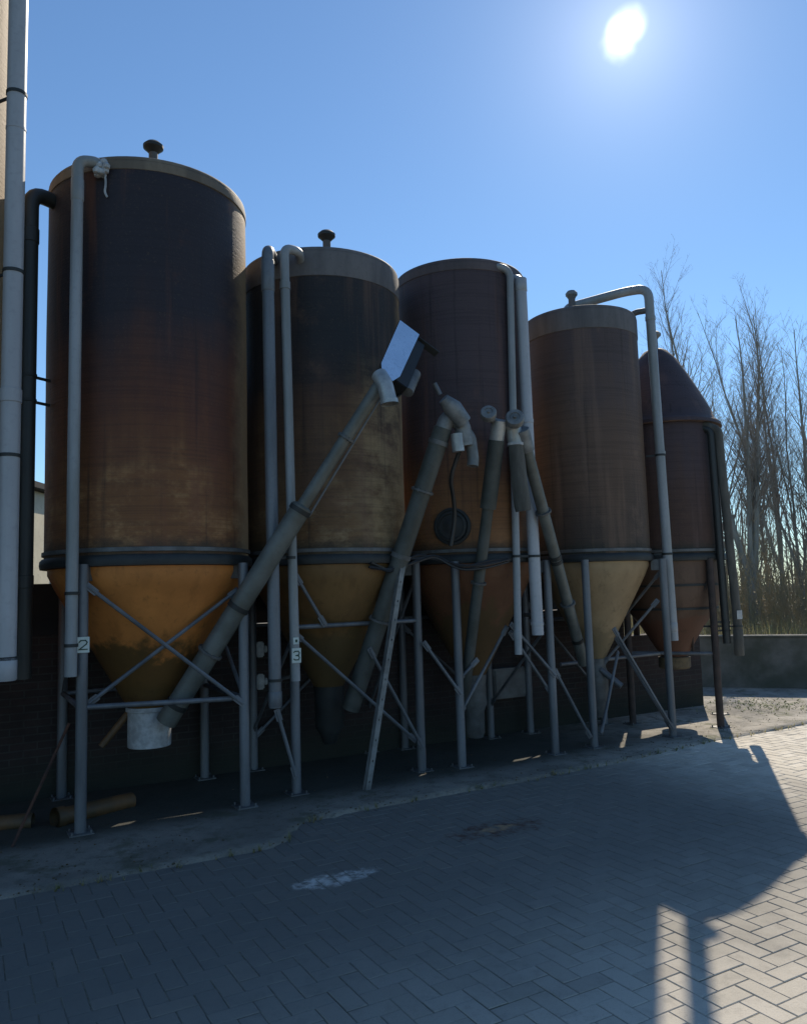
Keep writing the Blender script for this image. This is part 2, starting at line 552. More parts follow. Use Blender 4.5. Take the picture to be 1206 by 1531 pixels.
sh0 = silo_shell_mat('shell_tan', (0.16, 0.115, 0.07), (0.20, 0.14, 0.08), (0.16, 0.09, 0.04), (0.3, 0.2, 0.1), 3.0, 6.0, 11)
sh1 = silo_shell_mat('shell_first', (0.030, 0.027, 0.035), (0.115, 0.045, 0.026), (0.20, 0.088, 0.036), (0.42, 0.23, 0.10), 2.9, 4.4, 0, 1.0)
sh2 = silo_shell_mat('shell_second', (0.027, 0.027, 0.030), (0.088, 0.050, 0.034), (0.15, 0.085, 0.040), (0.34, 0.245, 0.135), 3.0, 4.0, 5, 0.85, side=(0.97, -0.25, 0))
sh3 = silo_shell_mat('shell_third', (0.068, 0.050, 0.056), (0.11, 0.054, 0.040), (0.22, 0.105, 0.045), (0.30, 0.15, 0.065), 2.6, 4.0, 13, 0.7)  # third to fifth: upper tones lifted, lens glare haze put into the colour
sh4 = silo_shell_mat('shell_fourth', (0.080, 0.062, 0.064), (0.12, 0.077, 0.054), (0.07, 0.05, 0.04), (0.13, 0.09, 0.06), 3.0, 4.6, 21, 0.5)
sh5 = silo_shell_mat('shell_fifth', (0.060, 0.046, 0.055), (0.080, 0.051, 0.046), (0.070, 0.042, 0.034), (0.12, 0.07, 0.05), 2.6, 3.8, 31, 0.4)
hp1 = hopper_mat('hopper_orange', (0.62, 0.235, 0.06), (0.085, 0.06, 0.022), 1.32, 2)
hp2 = hopper_mat('hopper_olive', (0.21, 0.118, 0.045), (0.115, 0.078, 0.034), 1.3, 7)
hp3 = hopper_mat('hopper_brown', (0.20, 0.092, 0.048), (0.13, 0.082, 0.036), 1.45, 9)
hp4 = hopper_mat('hopper_ochre', (0.37, 0.265, 0.15), (0.24, 0.18, 0.10), 1.2, 15)
hp5 = hopper_mat('hopper_rust', (0.125, 0.078, 0.056), (0.12, 0.055, 0.035), 1.2, 19)

# silo at the left edge of the picture, mostly outside it
s0, c0, l0 = silo('tall tan silo cropped by the left edge behind a thick pale downpipe', -1.37, .62, .90, 7.4, 7.8, frame(-2.03, -.74, 0, 0), sh0, hp1, 'warm', .1, .17, .75)
pipe(s0, [RP(-.512, -.12, 1.157), RP(-.512, -.12, 6.9), RP(-.7, .2, 7.3)], .068, M['pvc_pale'], .15,
     couplings=[(RP(-.512, -.12, 3.175), .1, .006), (RP(-.512, -.12, 1.24), .16, .006), (RP(-.512, -.12, 5.2), .02, .003)],
     clamps=[(RP(-.512, -.12, 5.475), U * -.16 + N * .22), (RP(-.512, -.12, 4.10), U * -.16 + N * .22), (RP(-.512, -.12, 2.74), U * -.16 + N * .22), (RP(-.512, -.12, 1.31), U * -.16 + N * .1)])

# first full silo
s1, c1, l1 = silo('largest near silo with bright orange hopper and number 2 leg plate', .615, .62, .83, 5.17, 5.52, frame(0, 1.23, 0, -.01), sh1, hp1, 'warm', .09, .165, .78,
                  vent_c=RP(.64, .62), vent_z=5.80,
                  braces=[((.03, -.03, 1.80), (1.21, -.035, .83)), ((1.19, .03, 1.74), (.05, .03, .93)), ((.0, .03, 1.78), (.0, 1.16, .9)), ((1.23, 1.15, 1.78), (1.23, .03, .9)), ((.03, 1.18, 1.75), (1.2, 1.18, .9))],
                  bars=[((.03, 0, .91), (1.2, 0, .87)), ((0, .03, .9), (0, 1.15, .9)), ((1.23, .03, .87), (1.23, 1.15, .87)), ((.03, 1.18, .9), (1.2, 1.18, .9))])
MB().lathe(c1, [(.172, .47), (.176, .475), (.176, .76), (.19, .765), (.19, .80)], 40, cap_bot=True).build('outlet_collar', M['white_paint'], s1)
pipe(s1, [RP(-.085, -.06, 1.147), RP(-.075, -.06, 5.10), RP(.08, -.06, 5.12), RP(.14, .0, 5.05)], .044, M['pvc'], .09,
     couplings=[(RP(-.075, -.06, 4.86), .18, .004)],
     clamps=[(RP(-.083, -.06, 1.75), U * .09 + N * .05), (RP(-.084, -.06, 1.372), U * .09 + N * .05)])
eb = MB()
for k in range(14):
    q = RP(.11, -.075, 5.07) + Vector((random.uniform(-.05, .05), random.uniform(-.03, .03), random.uniform(-.05, .05)))
    eb.lathe(q, [(0, -.03), (.026, -.015), (.03, .006), (.018, .026), (0, .034)], 8)
eb.tube(rounded([RP(.12, -.08, 5.03), RP(.13, -.08, 4.95), RP(.12, -.08, 4.88), RP(.14, -.08, 4.84)], .04), .009, 6, radii=None)
eb.build('sealing_foam', M['white_paint'], s1)
pipe(s1, [RP(-.372, .35, 1.12), RP(-.372, .35, 4.97), RP(-.1, .5, 4.97)], .062, M['black_pipe'], .13,
     couplings=[(RP(-.372, .35, 4.60), .12, .006), (RP(-.372, .35, 1.85), .1, .005)],
     clamps=[(RP(-.372, .35, 3.46), U * .17 + N * .1), (RP(-.372, .35, 3.26), U * .17 + N * .1)])

# second silo
s2, c2, l2 = silo('second silo from the left with broad light rim and number 3 leg plate', 2.285, .68, .772, 4.80, 4.98, frame(1.72, 3.0, .12, .2, 1.1), sh2, hp2, 'grey', .25, .13, .80,
                  vent_c=RP(2.36, .68), vent_z=5.34,
                  braces=[((2.42, .07, 1.18), (2.97, .12, .25)), ((1.55, .1, .72), (1.70, .08, .17)), ((1.75, .16, 1.35), (2.95, .22, .3)), ((1.74, .1, 1.85), (2.0, .1, 1.42)), ((3.0, .23, 1.8), (3.0, 1.25, .5)), ((1.72, .18, 1.3), (1.72, 1.2, .4)), ((2.95, 1.28, 1.35), (1.75, 1.2, .35))],
                  bars=[((1.75, .12, 1.41), (2.97, .19, 1.41)), ((1.75, 1.22, 1.4), (2.97, 1.29, 1.4))])
pipe(s2, [RP(1.462, -.1, .78), RP(1.447, -.1, 4.66), RP(1.66, .3, 4.74)], .052, M['galv'], .1,
     couplings=[(RP(1.447, -.1, 4.42), .28, .006), (RP(1.462, -.1, .85), .12, .004)],
     clamps=[(RP(1.457, -.1, 2.0), U * .16), (RP(1.463, -.1, 1.0), U * .2 + N * .15)])
pipe3 = pipe(s2, [RP(1.64, -.1, .98), RP(1.60, -.1, 4.70), RP(1.76, -.05, 4.72), RP(1.86, .16, 4.68)], .040, M['pvc'], .07,
     couplings=[(RP(1.603, -.1, 4.36), .07, .006)], clamps=[(RP(1.618, -.1, 2.0), N * .14)])
MB().lathe(c2, [(.06, .28), (.09, .36), (.135, .44), (.14, .74), (.15, .82)], 28, cap_bot=True).build('outlet_boot', M['dark_iron'], s2)

# third silo
s3, c3, l3 = silo('third silo from the left with round hatch in an orange patch', 3.93, .66, .71, 5.02, 5.26, frame(3.39, 4.46, .11, .03, 1.1), sh3, hp3, 'dark', .1, .12, .78,
                  braces=[((3.02, .12, 1.2), (3.38, .07, .7)), ((3.97, .02, 1.33), (4.46, -.02, .80)), ((4.0, .08, 1.25), (4.46, .06, .62)), ((3.39, .13, .82), (3.62, .13, 1.0)), ((3.42, .16, .5), (3.97, .1, 1.3)), ((4.46, .05, 1.3), (4.46, 1.1, .4)), ((3.42, 1.2, 1.3), (4.43, 1.13, .4))],
                  bars=[((3.42, 1.2, 1.4), (4.43, 1.13, 1.4)), ((4.46, .06, 1.4), (4.46, 1.1, 1.4))])
pipe(s3, [RP(3.95, -.1, 1.045), RP(4.055, -.1, 4.93), RP(3.93, -.03, 5.0), RP(3.89, .12, 4.88)], .037, M['pvc'], .08,
     couplings=[(RP(3.952, -.1, 1.24), .09, .004)], clamps=[(RP(3.975, -.1, 2.0), N * .12)])
pipe(s3, [RP(4.20, -.1, 1.22), RP(4.185, -.1, 4.86), RP(4.15, .2, 4.94)], .060, M['pvc_pale'], .1,
     couplings=[(RP(4.197, -.1, 1.33), .03, .006), (RP(4.186, -.1, 4.80), .14, .005), (RP(4.19, -.1, 3.37), .04, .006)], clamps=[(RP(4.195, -.1, 2.0), U * -.2)])
MB().lathe(c3, [(.07, .15), (.10, .2), (.10, .42), (.13, .5), (.13, .7), (.14, .8)], 28, cap_bot=True).build('outlet_boot', M['galv_dark'], s3)
# round hatch on the front of the third silo, with the bare orange laminate around it
hd = (RP(3.13, -.1) - Vector((c3.x, c3.y, 0)))
aim = Vector((hd.x, hd.y, 0)).normalized()
hc = Vector((c3.x, c3.y, 2.31)) + aim * .715
side = UP.cross(aim).normalized()


def ring_on(mb, cc, ax, prof, n=40):
    s_ = UP.cross(ax).normalized()
    up_ = ax.cross(s_)
    rings = []
    for r_, d_ in prof:
        if r_ < 1e-5:
            rings.append([mb.bm.verts.new(cc + ax * d_)])
        else:
            rings.append([mb.bm.verts.new(cc + ax * d_ + (s_ * math.cos(2 * PI * k / n) + up_ * math.sin(2 * PI * k / n)) * r_) for k in range(n)])
    for a_, b_ in zip(rings, rings[1:]):
        for k in range(n):
            j = (k + 1) % n
            if len(b_) == 1:
                mb.face([a_[k], a_[j], b_[0]])
            else:
                mb.face([a_[k], a_[j], b_[j], b_[k]])


hm = MB()
ring_on(hm, hc, aim, [(.185, -.03), (.185, .012), (.165, .02), (.15, .012), (.148, .03), (.125, .036), (.12, .022), (.075, .022), (.06, .03), (0, .032)])
hm.build('inspection_hatch', M['dark_iron'], s3)

# fourth silo
s4, c4, l4 = silo('fourth silo from the left with ochre hopper and overhead pipe', 5.58, .58, .66, 4.78, 4.94, frame(4.99, 6.04, .04, -.06, 1.05), sh4, hp4, 'grey', .24, .10, .86,
                  vent_c=RP(5.42, .5), vent_z=5.16,
                  braces=[((5.30, -.02, 1.22), (6.02, -.09, .1)), ((5.36, .02, 1.12), (6.02, -.03, .14)), ((5.55, .2, .95), (5.06, .0, .16)), ((4.50, .02, .84), (4.90, 0, .14)), ((5.99, 0, 1.5), (5.6, .5, .8)), ((6.04, 0, 1.8), (6.04, .95, 1.0)), ((5.02, 1.08, 1.5), (6.0, 1.0, .4))],
                  bars=[((5.02, .55, .83), (6.6, .5, .86)), ((5.02, 1.09, 1.3), (6.02, 1.0, 1.3))])
pipe(s4, [RP(6.185, -.02, 1.05), RP(6.13, -.02, 5.12), RP(6.0, .2, 5.14), RP(5.45, .58, 4.99), RP(5.4, .6, 4.92)], .053, M['pvc'], .16,
     couplings=[(RP(6.135, -.02, 4.76), .05, .006), (RP(6.16, -.02, 3.17), .05, .005), (RP(6.18, -.02, 1.2), .1, .004)],
     clamps=[(RP(6.172, -.02, 2.02), U * -.1 + N * .1), (RP(6.16, -.02, 3.15), U * -.1 + N * .12)])
MB().tube(rounded([RP(6.13, -.02, 4.86), RP(6.03, .12, 4.86), RP(5.98, .2, 4.80)], .06), .035, 14).build('branch_pipe', M['galv_dark'], s4)
MB().lathe(c4, [(.05, .2), (.08, .28), (.12, .36), (.12, .7), (.10, .76), (.11, .86)], 28, cap_bot=True).build('outlet_boot', M['galv_dark'], s4)
MB().tube([c4 + Vector((.02, -.1, .74)), c4 + Vector((.22, -.2, .56))], .035, 14).build('spout', M['galv'], s4)

# fifth silo: round shouldered, hung in a rusty frame
P5 = Vector((3.3, 9.95, 0))
def rc(v):
    d = Vector(v) - A0
    return (d.dot(U), d.dot(N))
legs5 = [rc((3.58, 9.33, 0)), rc((2.68, 9.72, 0)), rc((3.93, 10.24, 0)), rc((3.03, 10.57, 0))]
s5, c5, l5 = silo('farthest silo with a steep rounded cone roof and rusty hopper hoops', 0, 0, .66, 3.66, 4.69, legs5, sh5, hp5, 'dark', 0, .15, .78, vent_c=P5, vent_z=4.93,
                  roof='cone', xc=P5, bars=[((legs5[0][0], legs5[0][1], .86), (legs5[1][0], legs5[1][1], .86)), ((legs5[0][0], legs5[0][1], .86), (legs5[2][0], legs5[2][1], .86))])
pj = Vector((3.73, 9.36, 0))
pk = Vector((3.85, 9.32, 0))
pipe(s5, [pj + UP * .97, pj + UP * 3.50 + Vector((-.02, 0, 0)), pj + Vector((-.18, .12, 3.6))], .045, M['black_pipe'], .06, name='drop_pipe',
     clamps=[(pj + UP * 1.12, Vector((-.17, .0, 0))), (pj + UP * 1.22, Vector((-.17, .0, 0)))])
pipe(s5, [pk + UP * .84, pk + UP * 1.3, pk + UP * 3.50 + Vector((-.06, .02, 0)), pk + Vector((-.2, .1, 3.58))], .05, M['sock'], .06, name='drop_pipe',
     couplings=[(pk + UP * .98, .3, .006)], clamps=[(pk + UP * 1.17, Vector((-.36, .1, 0)))])
lb = MB()
dv = Vector((0, -1, 0))
lb.box(pk + Vector((0.01, -.056, 1.3)), Vector((.03, 0, 0)), Vector((0, .002, 0)), Vector((0, 0, .05)))
lb.build('label_sticker', M['switch'], s5)
bx = MB()
bx.lathe(c5, [(.17, .64), (.19, .66), (.19, .78), (.16, .79)], 24, cap_bot=True)
bx.build('outlet_collar', M['brown_box'], s5)
sv = MB()
for la, lp in (legs5[0], legs5[1]):
    pass
sv.tube([RP(legs5[0][0], legs5[0][1], 1.75), RP(legs5[0][0], legs5[0][1], 1.35) + Vector((-.18, .2, 0)), c5 + Vector((.2, -.1, .8))], .016, 8)
sv.build('brace', M['rust_pole'], s5)


# number plates on two front legs
def number_plate(leg, a, p, zc, digit, w=.088, h=.115):
    q = RP(a, p - .046, zc)
    mb = MB()
    mb.box(q, U * w / 2, N * .002, UP * h / 2, .001)
    mb.mi = 1
    f = q - N * .0035
    sw = w * .62
    sh = h * .58
    t = .009

    def seg(x0, z0, x1, z1):
        A = f + U * x0 * sw / 2 + UP * z0 * sh / 2
        B = f + U * x1 * sw / 2 + UP * z1 * sh / 2
        d = (B - A)
        L_ = d.length
        d.normalize()
        s_ = d.cross(N).normalized()
        mb.box((A + B) / 2, d * (L_ / 2 + t / 2), N * .001, s_ * t / 2)
    if digit == '2':
        pts = [(-1, .62), (-.6, .95), (.6, .95), (1, .55), (.75, .1), (-1, -1), (1, -1)]
    else:
        pts = [(-1, .8), (-.5, 1), (.6, 1), (1, .6), (.7, .12), (-.2, .02)]
        for q0, q1 in zip(pts, pts[1:]):
            seg(*q0, *q1)
        pts = [(-.2, .02), (.7, -.1), (1, -.55), (.6, -1), (-.5, -1), (-1, -.8)]
    for q0, q1 in zip(pts, pts[1:]):
        seg(*q0, *q1)
    o = mb.build('number_plate', [M['plate'], M['digit']], leg, smooth=False)
    return o


number_plate(l1[0], 0.0, 0.0, 1.37, '2')
number_plate(pipe3, 1.634, -.1, 1.19, '3', .08, .12)
st = MB()
st.abox(RP(1.632, -.146, 1.31), .05, .003, .055, .001)
st.mi = 1
st.abox(RP(1.634, -.1492, 1.31), .018, .002, .022)
st.build('small_plate', [M['plate'], M['digit']], pipe3, smooth=False)


# ------------------------------------------------------------------ augers
def lerp(a, b, t):
    return Vector(a) * (1 - t) + Vector(b) * t


# first auger: from the collar of the first silo up to the tin drive hood
S1, T1 = RP(.689, .35, .69), RP(2.207, -.75, 3.459)
au1 = thing('grain_auger', S1 - UP * S1.z, 'long slanting auger with shiny drive hood rising from the nearest hopper', 'auger', 'slanting grain augers')
MB().tube([S1, lerp(S1, T1, .62)], .085, 24).build('tube', M['auger'], au1)
MB().tube([lerp(S1, T1, .62), lerp(S1, T1, .625), T1], .05, 20, radii=[.087, .052, .05]).build('upper_tube', M['auger'], au1)
for tt in (.05, .33, .61):
    d = (T1 - S1).normalized()
    q = lerp(S1, T1, tt)
    MB().tube([q - d * .02, q + d * .02], .094, 24).build('clamp', M['dark_iron'], au1)
axd = (T1 - S1).normalized()
tl = MB()
tl.tube([lerp(S1, T1, .60) + U * .1 - UP * .02, lerp(S1, T1, .97) + U * .07 - UP * .02], .009, 6)
tl.build('control_rod', M['galv'], au1)
# hood: bright sheet panel on top, dark box beneath
H0, H1 = RP(2.20, -.80, 3.44), RP(2.55, -.56, 3.95)
hdv = (H1 - H0).normalized()
acr = hdv.cross(UP).normalized()          # across, to the right
acr = (U * .93 - UP * .42 - N * .05)
acr = (acr - hdv * acr.dot(hdv)).normalized()
nor = acr.cross(hdv).normalized()
if nor.dot(Vector((0, -1, 0))) < 0:
    nor = -nor
hb = MB()
w0, w1 = .06, .115
L = .72
pA = H0
ptsF = [pA + acr * -.05, pA + acr * .06, pA + hdv * .1 + acr * .10, pA + hdv * L + acr * .11, pA + hdv * L + acr * -.10, pA + hdv * .1 + acr * -.09]
fr_ = [hb.bm.verts.new(v) for v in ptsF]
bk_ = [hb.bm.verts.new(v - nor * .035) for v in ptsF]
hb.face(fr_)
hb.face(list(reversed(bk_)))
for i in range(6):
    j = (i + 1) % 6
    hb.face([fr_[i], fr_[j], bk_[j], bk_[i]])
hb.build('hood_panel', M['mirror'], au1, smooth=False)
h2 = MB()
h2.box(H0 + hdv * .39 - nor * .12 + acr * .08, hdv * .31, acr * .13, nor * .08, .006)
h2.build('drive_housing', M['black'], au1, smooth=False)
h3 = MB()
h3.tube([H0 + hdv * .1 - nor * .09 + acr * .24, H0 + hdv * .36 - nor * .09 + acr * .24], .05, 16)
h3.build('motor', M['galv_dark'], au1)
h4 = MB()
h4.box(H0 + hdv * (L + .004) - nor * .06 + acr * .15, hdv * .004, acr * .2, nor * .035)
h4.build('end_plate', M['dark_iron'], au1, smooth=False)
h5 = MB()
h5.tube(rounded([H0 + hdv * .45 - nor * .14 + acr * .26, H0 + hdv * .1 - nor * .16 + acr * .22, H0 - hdv * .08 - nor * .1 + acr * .14], .1), .008, 8)
h5.build('cable', M['cable'], au1)
sp = MB()
sp.tube(rounded([RP(2.15, -.76, 3.46), RP(2.165, -.82, 3.38), RP(2.19, -.85, 3.21)], .06), .066, 22, cap=False)
sp.tube([RP(2.187, -.847, 3.235), RP(2.19, -.85, 3.20)], .074, 22, cap=False)
sp.build('spout', M['tin'], au1)

# second auger
S2, T2 = RP(2.351, .35, .632), RP(2.949, -.45, 3.138)
au2 = thing('grain_auger', S2 - UP * S2.z, 'thick dark slanting auger with motor elbow between second and third silos', 'auger', 'slanting grain augers')
MB().tube([S2, T2], .082, 24).build('tube', M['auger_dark'], au2)
for tt in (.55, .95):
    d = (T2 - S2).normalized()
    q = lerp(S2, T2, tt)
    MB().tube([q - d * .02, q + d * .02], .092, 24).build('clamp', M['galv_dark'], au2)
MB().tube(rounded([T2 - (T2 - S2).normalized() * .05, RP(3.0, -.47, 3.25), RP(3.12, -.5, 3.19), RP(3.15, -.5, 2.98)], .13), .075, 20).build('elbow', M['zinc_grey'], au2)
mc = MB()
mc.tube([RP(2.90, -.55, 3.38), RP(2.99, -.56, 3.30), RP(3.10, -.56, 3.18)], .06, 16, radii=[.05, .085, .075])
mc.build('belt_guard', M['zinc_grey'], au2)
MB().tube([RP(2.83, -.52, 3.52), RP(2.88, -.53, 3.42)], .022, 10).build('handle', M['galv'], au2)
MB().tube(rounded([RP(3.15, -.5, 3.12), RP(3.21, -.5, 3.06), RP(3.23, -.5, 2.86), RP(3.22, -.5, 2.80)], .07), .052, 16).build('motor', M['zinc_grey'], au2)
MB().tube([RP(3.045, -.52, 3.08), RP(3.06, -.52, 2.92)], .055, 18).build('spout', M['tin'], au2)
MB().tube(rounded([RP(3.15, -.4, 2.95), RP(3.10, -.3, 2.7), RP(3.2, -.2, 2.55), RP(3.24, -.15, 2.35), RP(3.2, -.12, 2.1)], .1), .02, 10).build('hose', M['cable'], au2)

def flange(parent, A_, B_, t_, r_, mat):
    d_ = (Vector(B_) - Vector(A_)).normalized()
    q_ = lerp(A_, B_, t_)
    mb = MB().tube([q_ - d_ * .009, q_ + d_ * .009], r_ + .022, 24)
    s_ = d_.cross(UP).normalized()
    v_ = s_.cross(d_)
    for k in range(8):
        w_ = q_ + (s_ * math.cos(k * PI / 4) + v_ * math.sin(k * PI / 4)) * (r_ + .012)
        mb.tube([w_ - d_ * .018, w_ + d_ * .018], .006, 6)
    mb.build('flange', mat, parent)


flange(au1, S1, T1, .20, .085, M['galv_dark'])
flange(au1, S1, T1, .82, .05, M['galv_dark'])
flange(au2, S2, T2, .32, .082, M['galv_dark'])
flange(au2, S2, T2, .78, .082, M['galv_dark'])
# third auger
S3, T3 = RP(3.561, .3, .617), RP(3.584, -.4, 3.132)
au3 = thing('grain_auger', S3 - UP * S3.z, 'steep auger with dark sleeve in front of the round hatch silo', 'auger', 'slanting grain augers')
MB().tube([S3, T3], .055, 20).build('tube', M['auger_dark'], au3)
MB().tube([lerp(S3, T3, .73), lerp(S3, T3, .98)], .078, 22).build('sleeve', M['auger_dark'], au3)
MB().tube([T3 - (T3 - S3).normalized() * .05, RP(3.57, -.46, 3.26)], .07, 20).build('spout', M['tin'], au3)


def disc(parent, cc, ax, r, th, mat, name='drive_cover'):
    mb = MB()
    ax = Vector(ax).normalized()
    ring_on(mb, Vector(cc), ax, [(r * .9, -th), (r, -th * .8), (r, th * .6), (r * .9, th), (r * .55, th * 1.05), (r * .5, th * .8), (r * .2, th * .8), (r * .15, th * 1.4), (0, th * 1.45)], 28)
    return mb.build(name, mat, parent)


disc(au3, RP(3.42, -.50, 3.30), Vector((-.1, -1, .35)), .075, .035, M['zinc_grey'])
MB().tube([RP(3.42, -.47, 3.29), RP(3.56, -.43, 3.24)], .035, 12).build('motor', M['zinc_grey'], au3)

# fourth auger
S4, T4 = RP(5.136, .3, .85), RP(3.873, -.45, 3.046)
au4 = thing('grain_auger', S4 - UP * S4.z, 'auger leaning left from the ochre hopper with hanging canvas sleeve', 'auger', 'slanting grain augers')
MB().tube([S4, T4], .058, 20).build('tube', M['auger'], au4)
d4 = (T4 - S4).normalized()
MB().tube([T4 - d4 * .06, T4 + d4 * .16], .075, 20).build('head', M['zinc_grey'], au4)
disc(au4, RP(3.675, -.56, 3.26), Vector((-.12, -1, .3)), .088, .04, M['zinc_grey'])
MB().tube([RP(3.69, -.46, 3.26), RP(3.74, -.44, 3.2), RP(3.755, -.45, 3.03)], .06, 20, radii=[.085, .08, .066]).build('spout', M['tin'], au4)
MB().tube([RP(3.755, -.45, 3.055), RP(3.755, -.45, 3.03)], .078, 20).build('band_clip', M['white_paint'], au4)
sk = MB()
sk.tube([RP(3.755, -.45, 3.03), RP(3.765, -.45, 2.9), RP(3.785, -.45, 2.65), RP(3.808, -.45, 2.46), RP(3.815, -.45, 2.41)], .07, 22, radii=[.068, .072, .076, .078, .072])
for v in sk.bm.verts:
    v.co += Vector((mnoise.noise(v.co * 9), mnoise.noise(v.co * 9 + Vector((5, 0, 0))), 0)) * .008
sk.build('canvas_sleeve', M['sock'], au4)
for tt in (.12, .5, .52):
    q = lerp(S4, T4, tt)
    MB().tube([q - d4 * .02, q + d4 * .02], .064, 20).build('clamp', M['dark_iron'], au4)

flange(au3, S3, T3, .45, .055, M['galv_dark'])
flange(au4, S4, T4, .30, .058, M['galv_dark'])
flange(au4, S4, T4, .72, .058, M['galv_dark'])
# ------------------------------------------------------------------ perforated bar, rod, drain pipes, cables, boxes
b0, b1 = RP(2.262, -.14, .0), RP(2.696, -.14, 2.03)
pb = MB()
dd = (b1 - b0).normalized()
sx = N.cross(dd).normalized()
nh = 12
Lb = (b1 - b0).length
for i in range(nh):
    z0 = i / nh
    # strip of quads leaving a slot in each pitch
    for (x0, x1, t0, t1) in ((-1, -.22, 0, 1), (.22, 1, 0, 1), (-.22, .22, 0, .44), (-.22, .22, .54, 1)):
        A = b0 + dd * Lb * (z0 + t0 / nh)
        B = b0 + dd * Lb * (z0 + t1 / nh)
        w = .024
        pb.quad(A + sx * x0 * w, A + sx * x1 * w, B + sx * x1 * w, B + sx * x0 * w)
        pb.quad(A + sx * x0 * w + N * .003, A + sx * x1 * w + N * .003, B + sx * x1 * w + N * .003, B + sx * x0 * w + N * .003)
pb.quad(b0 + sx * -.028, b0 + sx * -.028 + N * .05, b1 + sx * -.028 + N * .05, b1 + sx * -.028)
bar = pb.build('perforated_bar', M['zinc_grey'], None, smooth=False, recalc=False)
tag(bar, 'pale perforated metal bar leaning against the second silo between its legs', 'metal bar')

rod = MB().tube([RP(-.447, -.05, .012), RP(-.05, .3, .763)], .011, 8).build('rusty_rod', M['rust'])
tag(rod, 'thin rusty rod slanting up from the ground at the left edge', 'rod')

dp = MB()
dA, dB = RP(-.14, .30, .075), RP(.46, .56, .06)
dp.tube([dA, dA + (dB - dA) * .1, dB], .066, 22, cap=False)
dp.tube([dA + (dB - dA) * .0, dA + (dB - dA) * .1], .078, 22, cap=False)
dp.tube([dA + (dB - dA) * .001, dB - (dB - dA) * .001], .058, 22, cap=False)
dr = dp.build('drain_pipe', M['drain'], None)
tag(dr, 'orange brown drain pipe lying on the mossy slab under the nearest silo', 'drain pipe')
dp = MB()
eA, eB = RP(-.9, .62, .05), RP(-.28, .42, .05)
dp.tube([eA, eB], .062, 22, cap=False)
dp.tube([eA, eB], .055, 22, cap=False)
dr2 = dp.build('drain_pipe', M['drain'], None)
tag(dr2, 'short muddy drain pipe length lying at the left edge beside the rusty rod', 'drain pipe')
dq = MB().tube([RP(.239, .66, .50), RP(.46, .66, .76)], .028, 12).build('broken_strut', M['drain'])
tag(dq, 'brown broken strut hanging left of the white collar under the nearest silo', 'strut')

# cable bundle draped along the band of the silos
cb = MB()
path = [(2.35, -.11, 1.93), (2.55, -.11, 1.86), (2.72, -.06, 1.95), (2.95, -.03, 2.02), (3.1, 0, 2.03), (3.3, -.12, 1.9), (3.6, -.14, 1.93), (3.85, -.12, 1.98)]
for k in range(5):
    pts = [RP(a + random.uniform(-.02, .02), p + random.uniform(-.015, .015), z + random.uniform(-.045, .03)) for a, p, z in path]
    cb.tube(rounded(pts, .12, 4), .011, 6)
tag(cb.build('cable_bundle', M['cable']), 'black cables sagging along the rings of the second and third silos', 'cables')
cc = MB()
pts = [RP(a, p, z) for a, p, z in ((1.72, 1.24, 1.5), (1.70, 1.23, 1.25), (1.73, 1.235, 1.05), (1.7, 1.23, .8), (1.73, 1.235, .5), (1.72, 1.24, .3))]
cc.tube(rounded(pts, .08), .009, 6)
tag(cc.build('wall_cable', M['cable']), 'thin cable running down the brick wall past the two white boxes', 'cable')
for zc, lab in ((1.165, 'upper of two small white boxes on the brick wall behind the silos'), (.853, 'lower of two small white boxes on the brick wall behind the silos')):
    t = thing('junction_box', RP(1.79, 1.245, zc - .08), lab, 'junction box', 'white boxes on the brick wall')
    MB().abox(RP(1.785, 1.20, zc), .075, .07, .15, .012).build('casing', M['switch'], t)
    MB().abox(RP(1.84, 1.19, zc), .03, .045, .065, .008).build('knob', M['switch'], t)
t = thing('switch_cabinet', RP(4.757, 1.2, .42), 'grey metal cabinet low on the brick wall between third and fourth silos', 'cabinet')
MB().abox(RP(4.757, 1.17, .605), .50, .13, .34, .008).build('casing', M['galv_dark'], t, smooth=False)
MB().abox(RP(4.757, 1.10, .605), .46, .012, .30, .004).build('door', M['galv_dark'], t, smooth=False)

# ------------------------------------------------------------------ walls and buildings behind
wl = MB()
wl.abox(RP(1.3, 1.37, .69), 10.8, .24, 1.42, 0)
w_ = wl.build('brick_wall', M['brick'], None, smooth=False)
tag(w_, 'dark brick wall running behind the legs of the silos', 'wall')
wl = MB()
wl.abox(RP(7.4, 1.36, .50), 1.398, .22, 1.04, 0)
cp = wl.build('brick_wall', M['brick'], None, smooth=False)
tag(cp, 'low brick wall end behind the farthest silo', 'wall')
# tarred fascia, slits cut for light streaks; unseen lean-to roof added to block sun
sd_t = thing('sun_block_lean_to', RP(1.3, 1.9), 'black fascia on the brick wall with an added unseen lean-to roof blocking sun', 'shed')
fs = MB()
fs.abox(RP(1.3, 1.29, 1.695), 10.8, .06, .31, .004)
light_slits = [(1.50, 2.30), (4.20, 4.33), (4.46, 4.56), (5.28, 5.66), (6.2, 6.34)]  # openings placed so sun streaks land on the apron
x_ = -4.1
for q0, q1 in light_slits + [(6.7, 6.7)]:
    fs.abox(RP((x_ + q0) / 2, 1.29, 1.47), q0 - x_, .05, .139, 0)
    x_ = q1
fs.build('fascia', M['shed'], sd_t, smooth=False)
rfm = MB()
rdir = (N * 1.27 + UP * 2.35)
rfm.box(RP(3.95, 1.25, 1.86) + rdir * .5, U * 3.55, rdir * .5, rdir.cross(U).normalized() * .02, .004)
rfm.build('roof', M['shed'], sd_t, smooth=False)  # added to stop sun between the hoppers, hidden behind the silos
MB().abox(RP(3.2, 2.3, .86), 7.6, .04, 1.66, 0).build('slit_blocker', M['shed'], sd_t, smooth=False)  # added behind the slits to hide the bright ground beyond
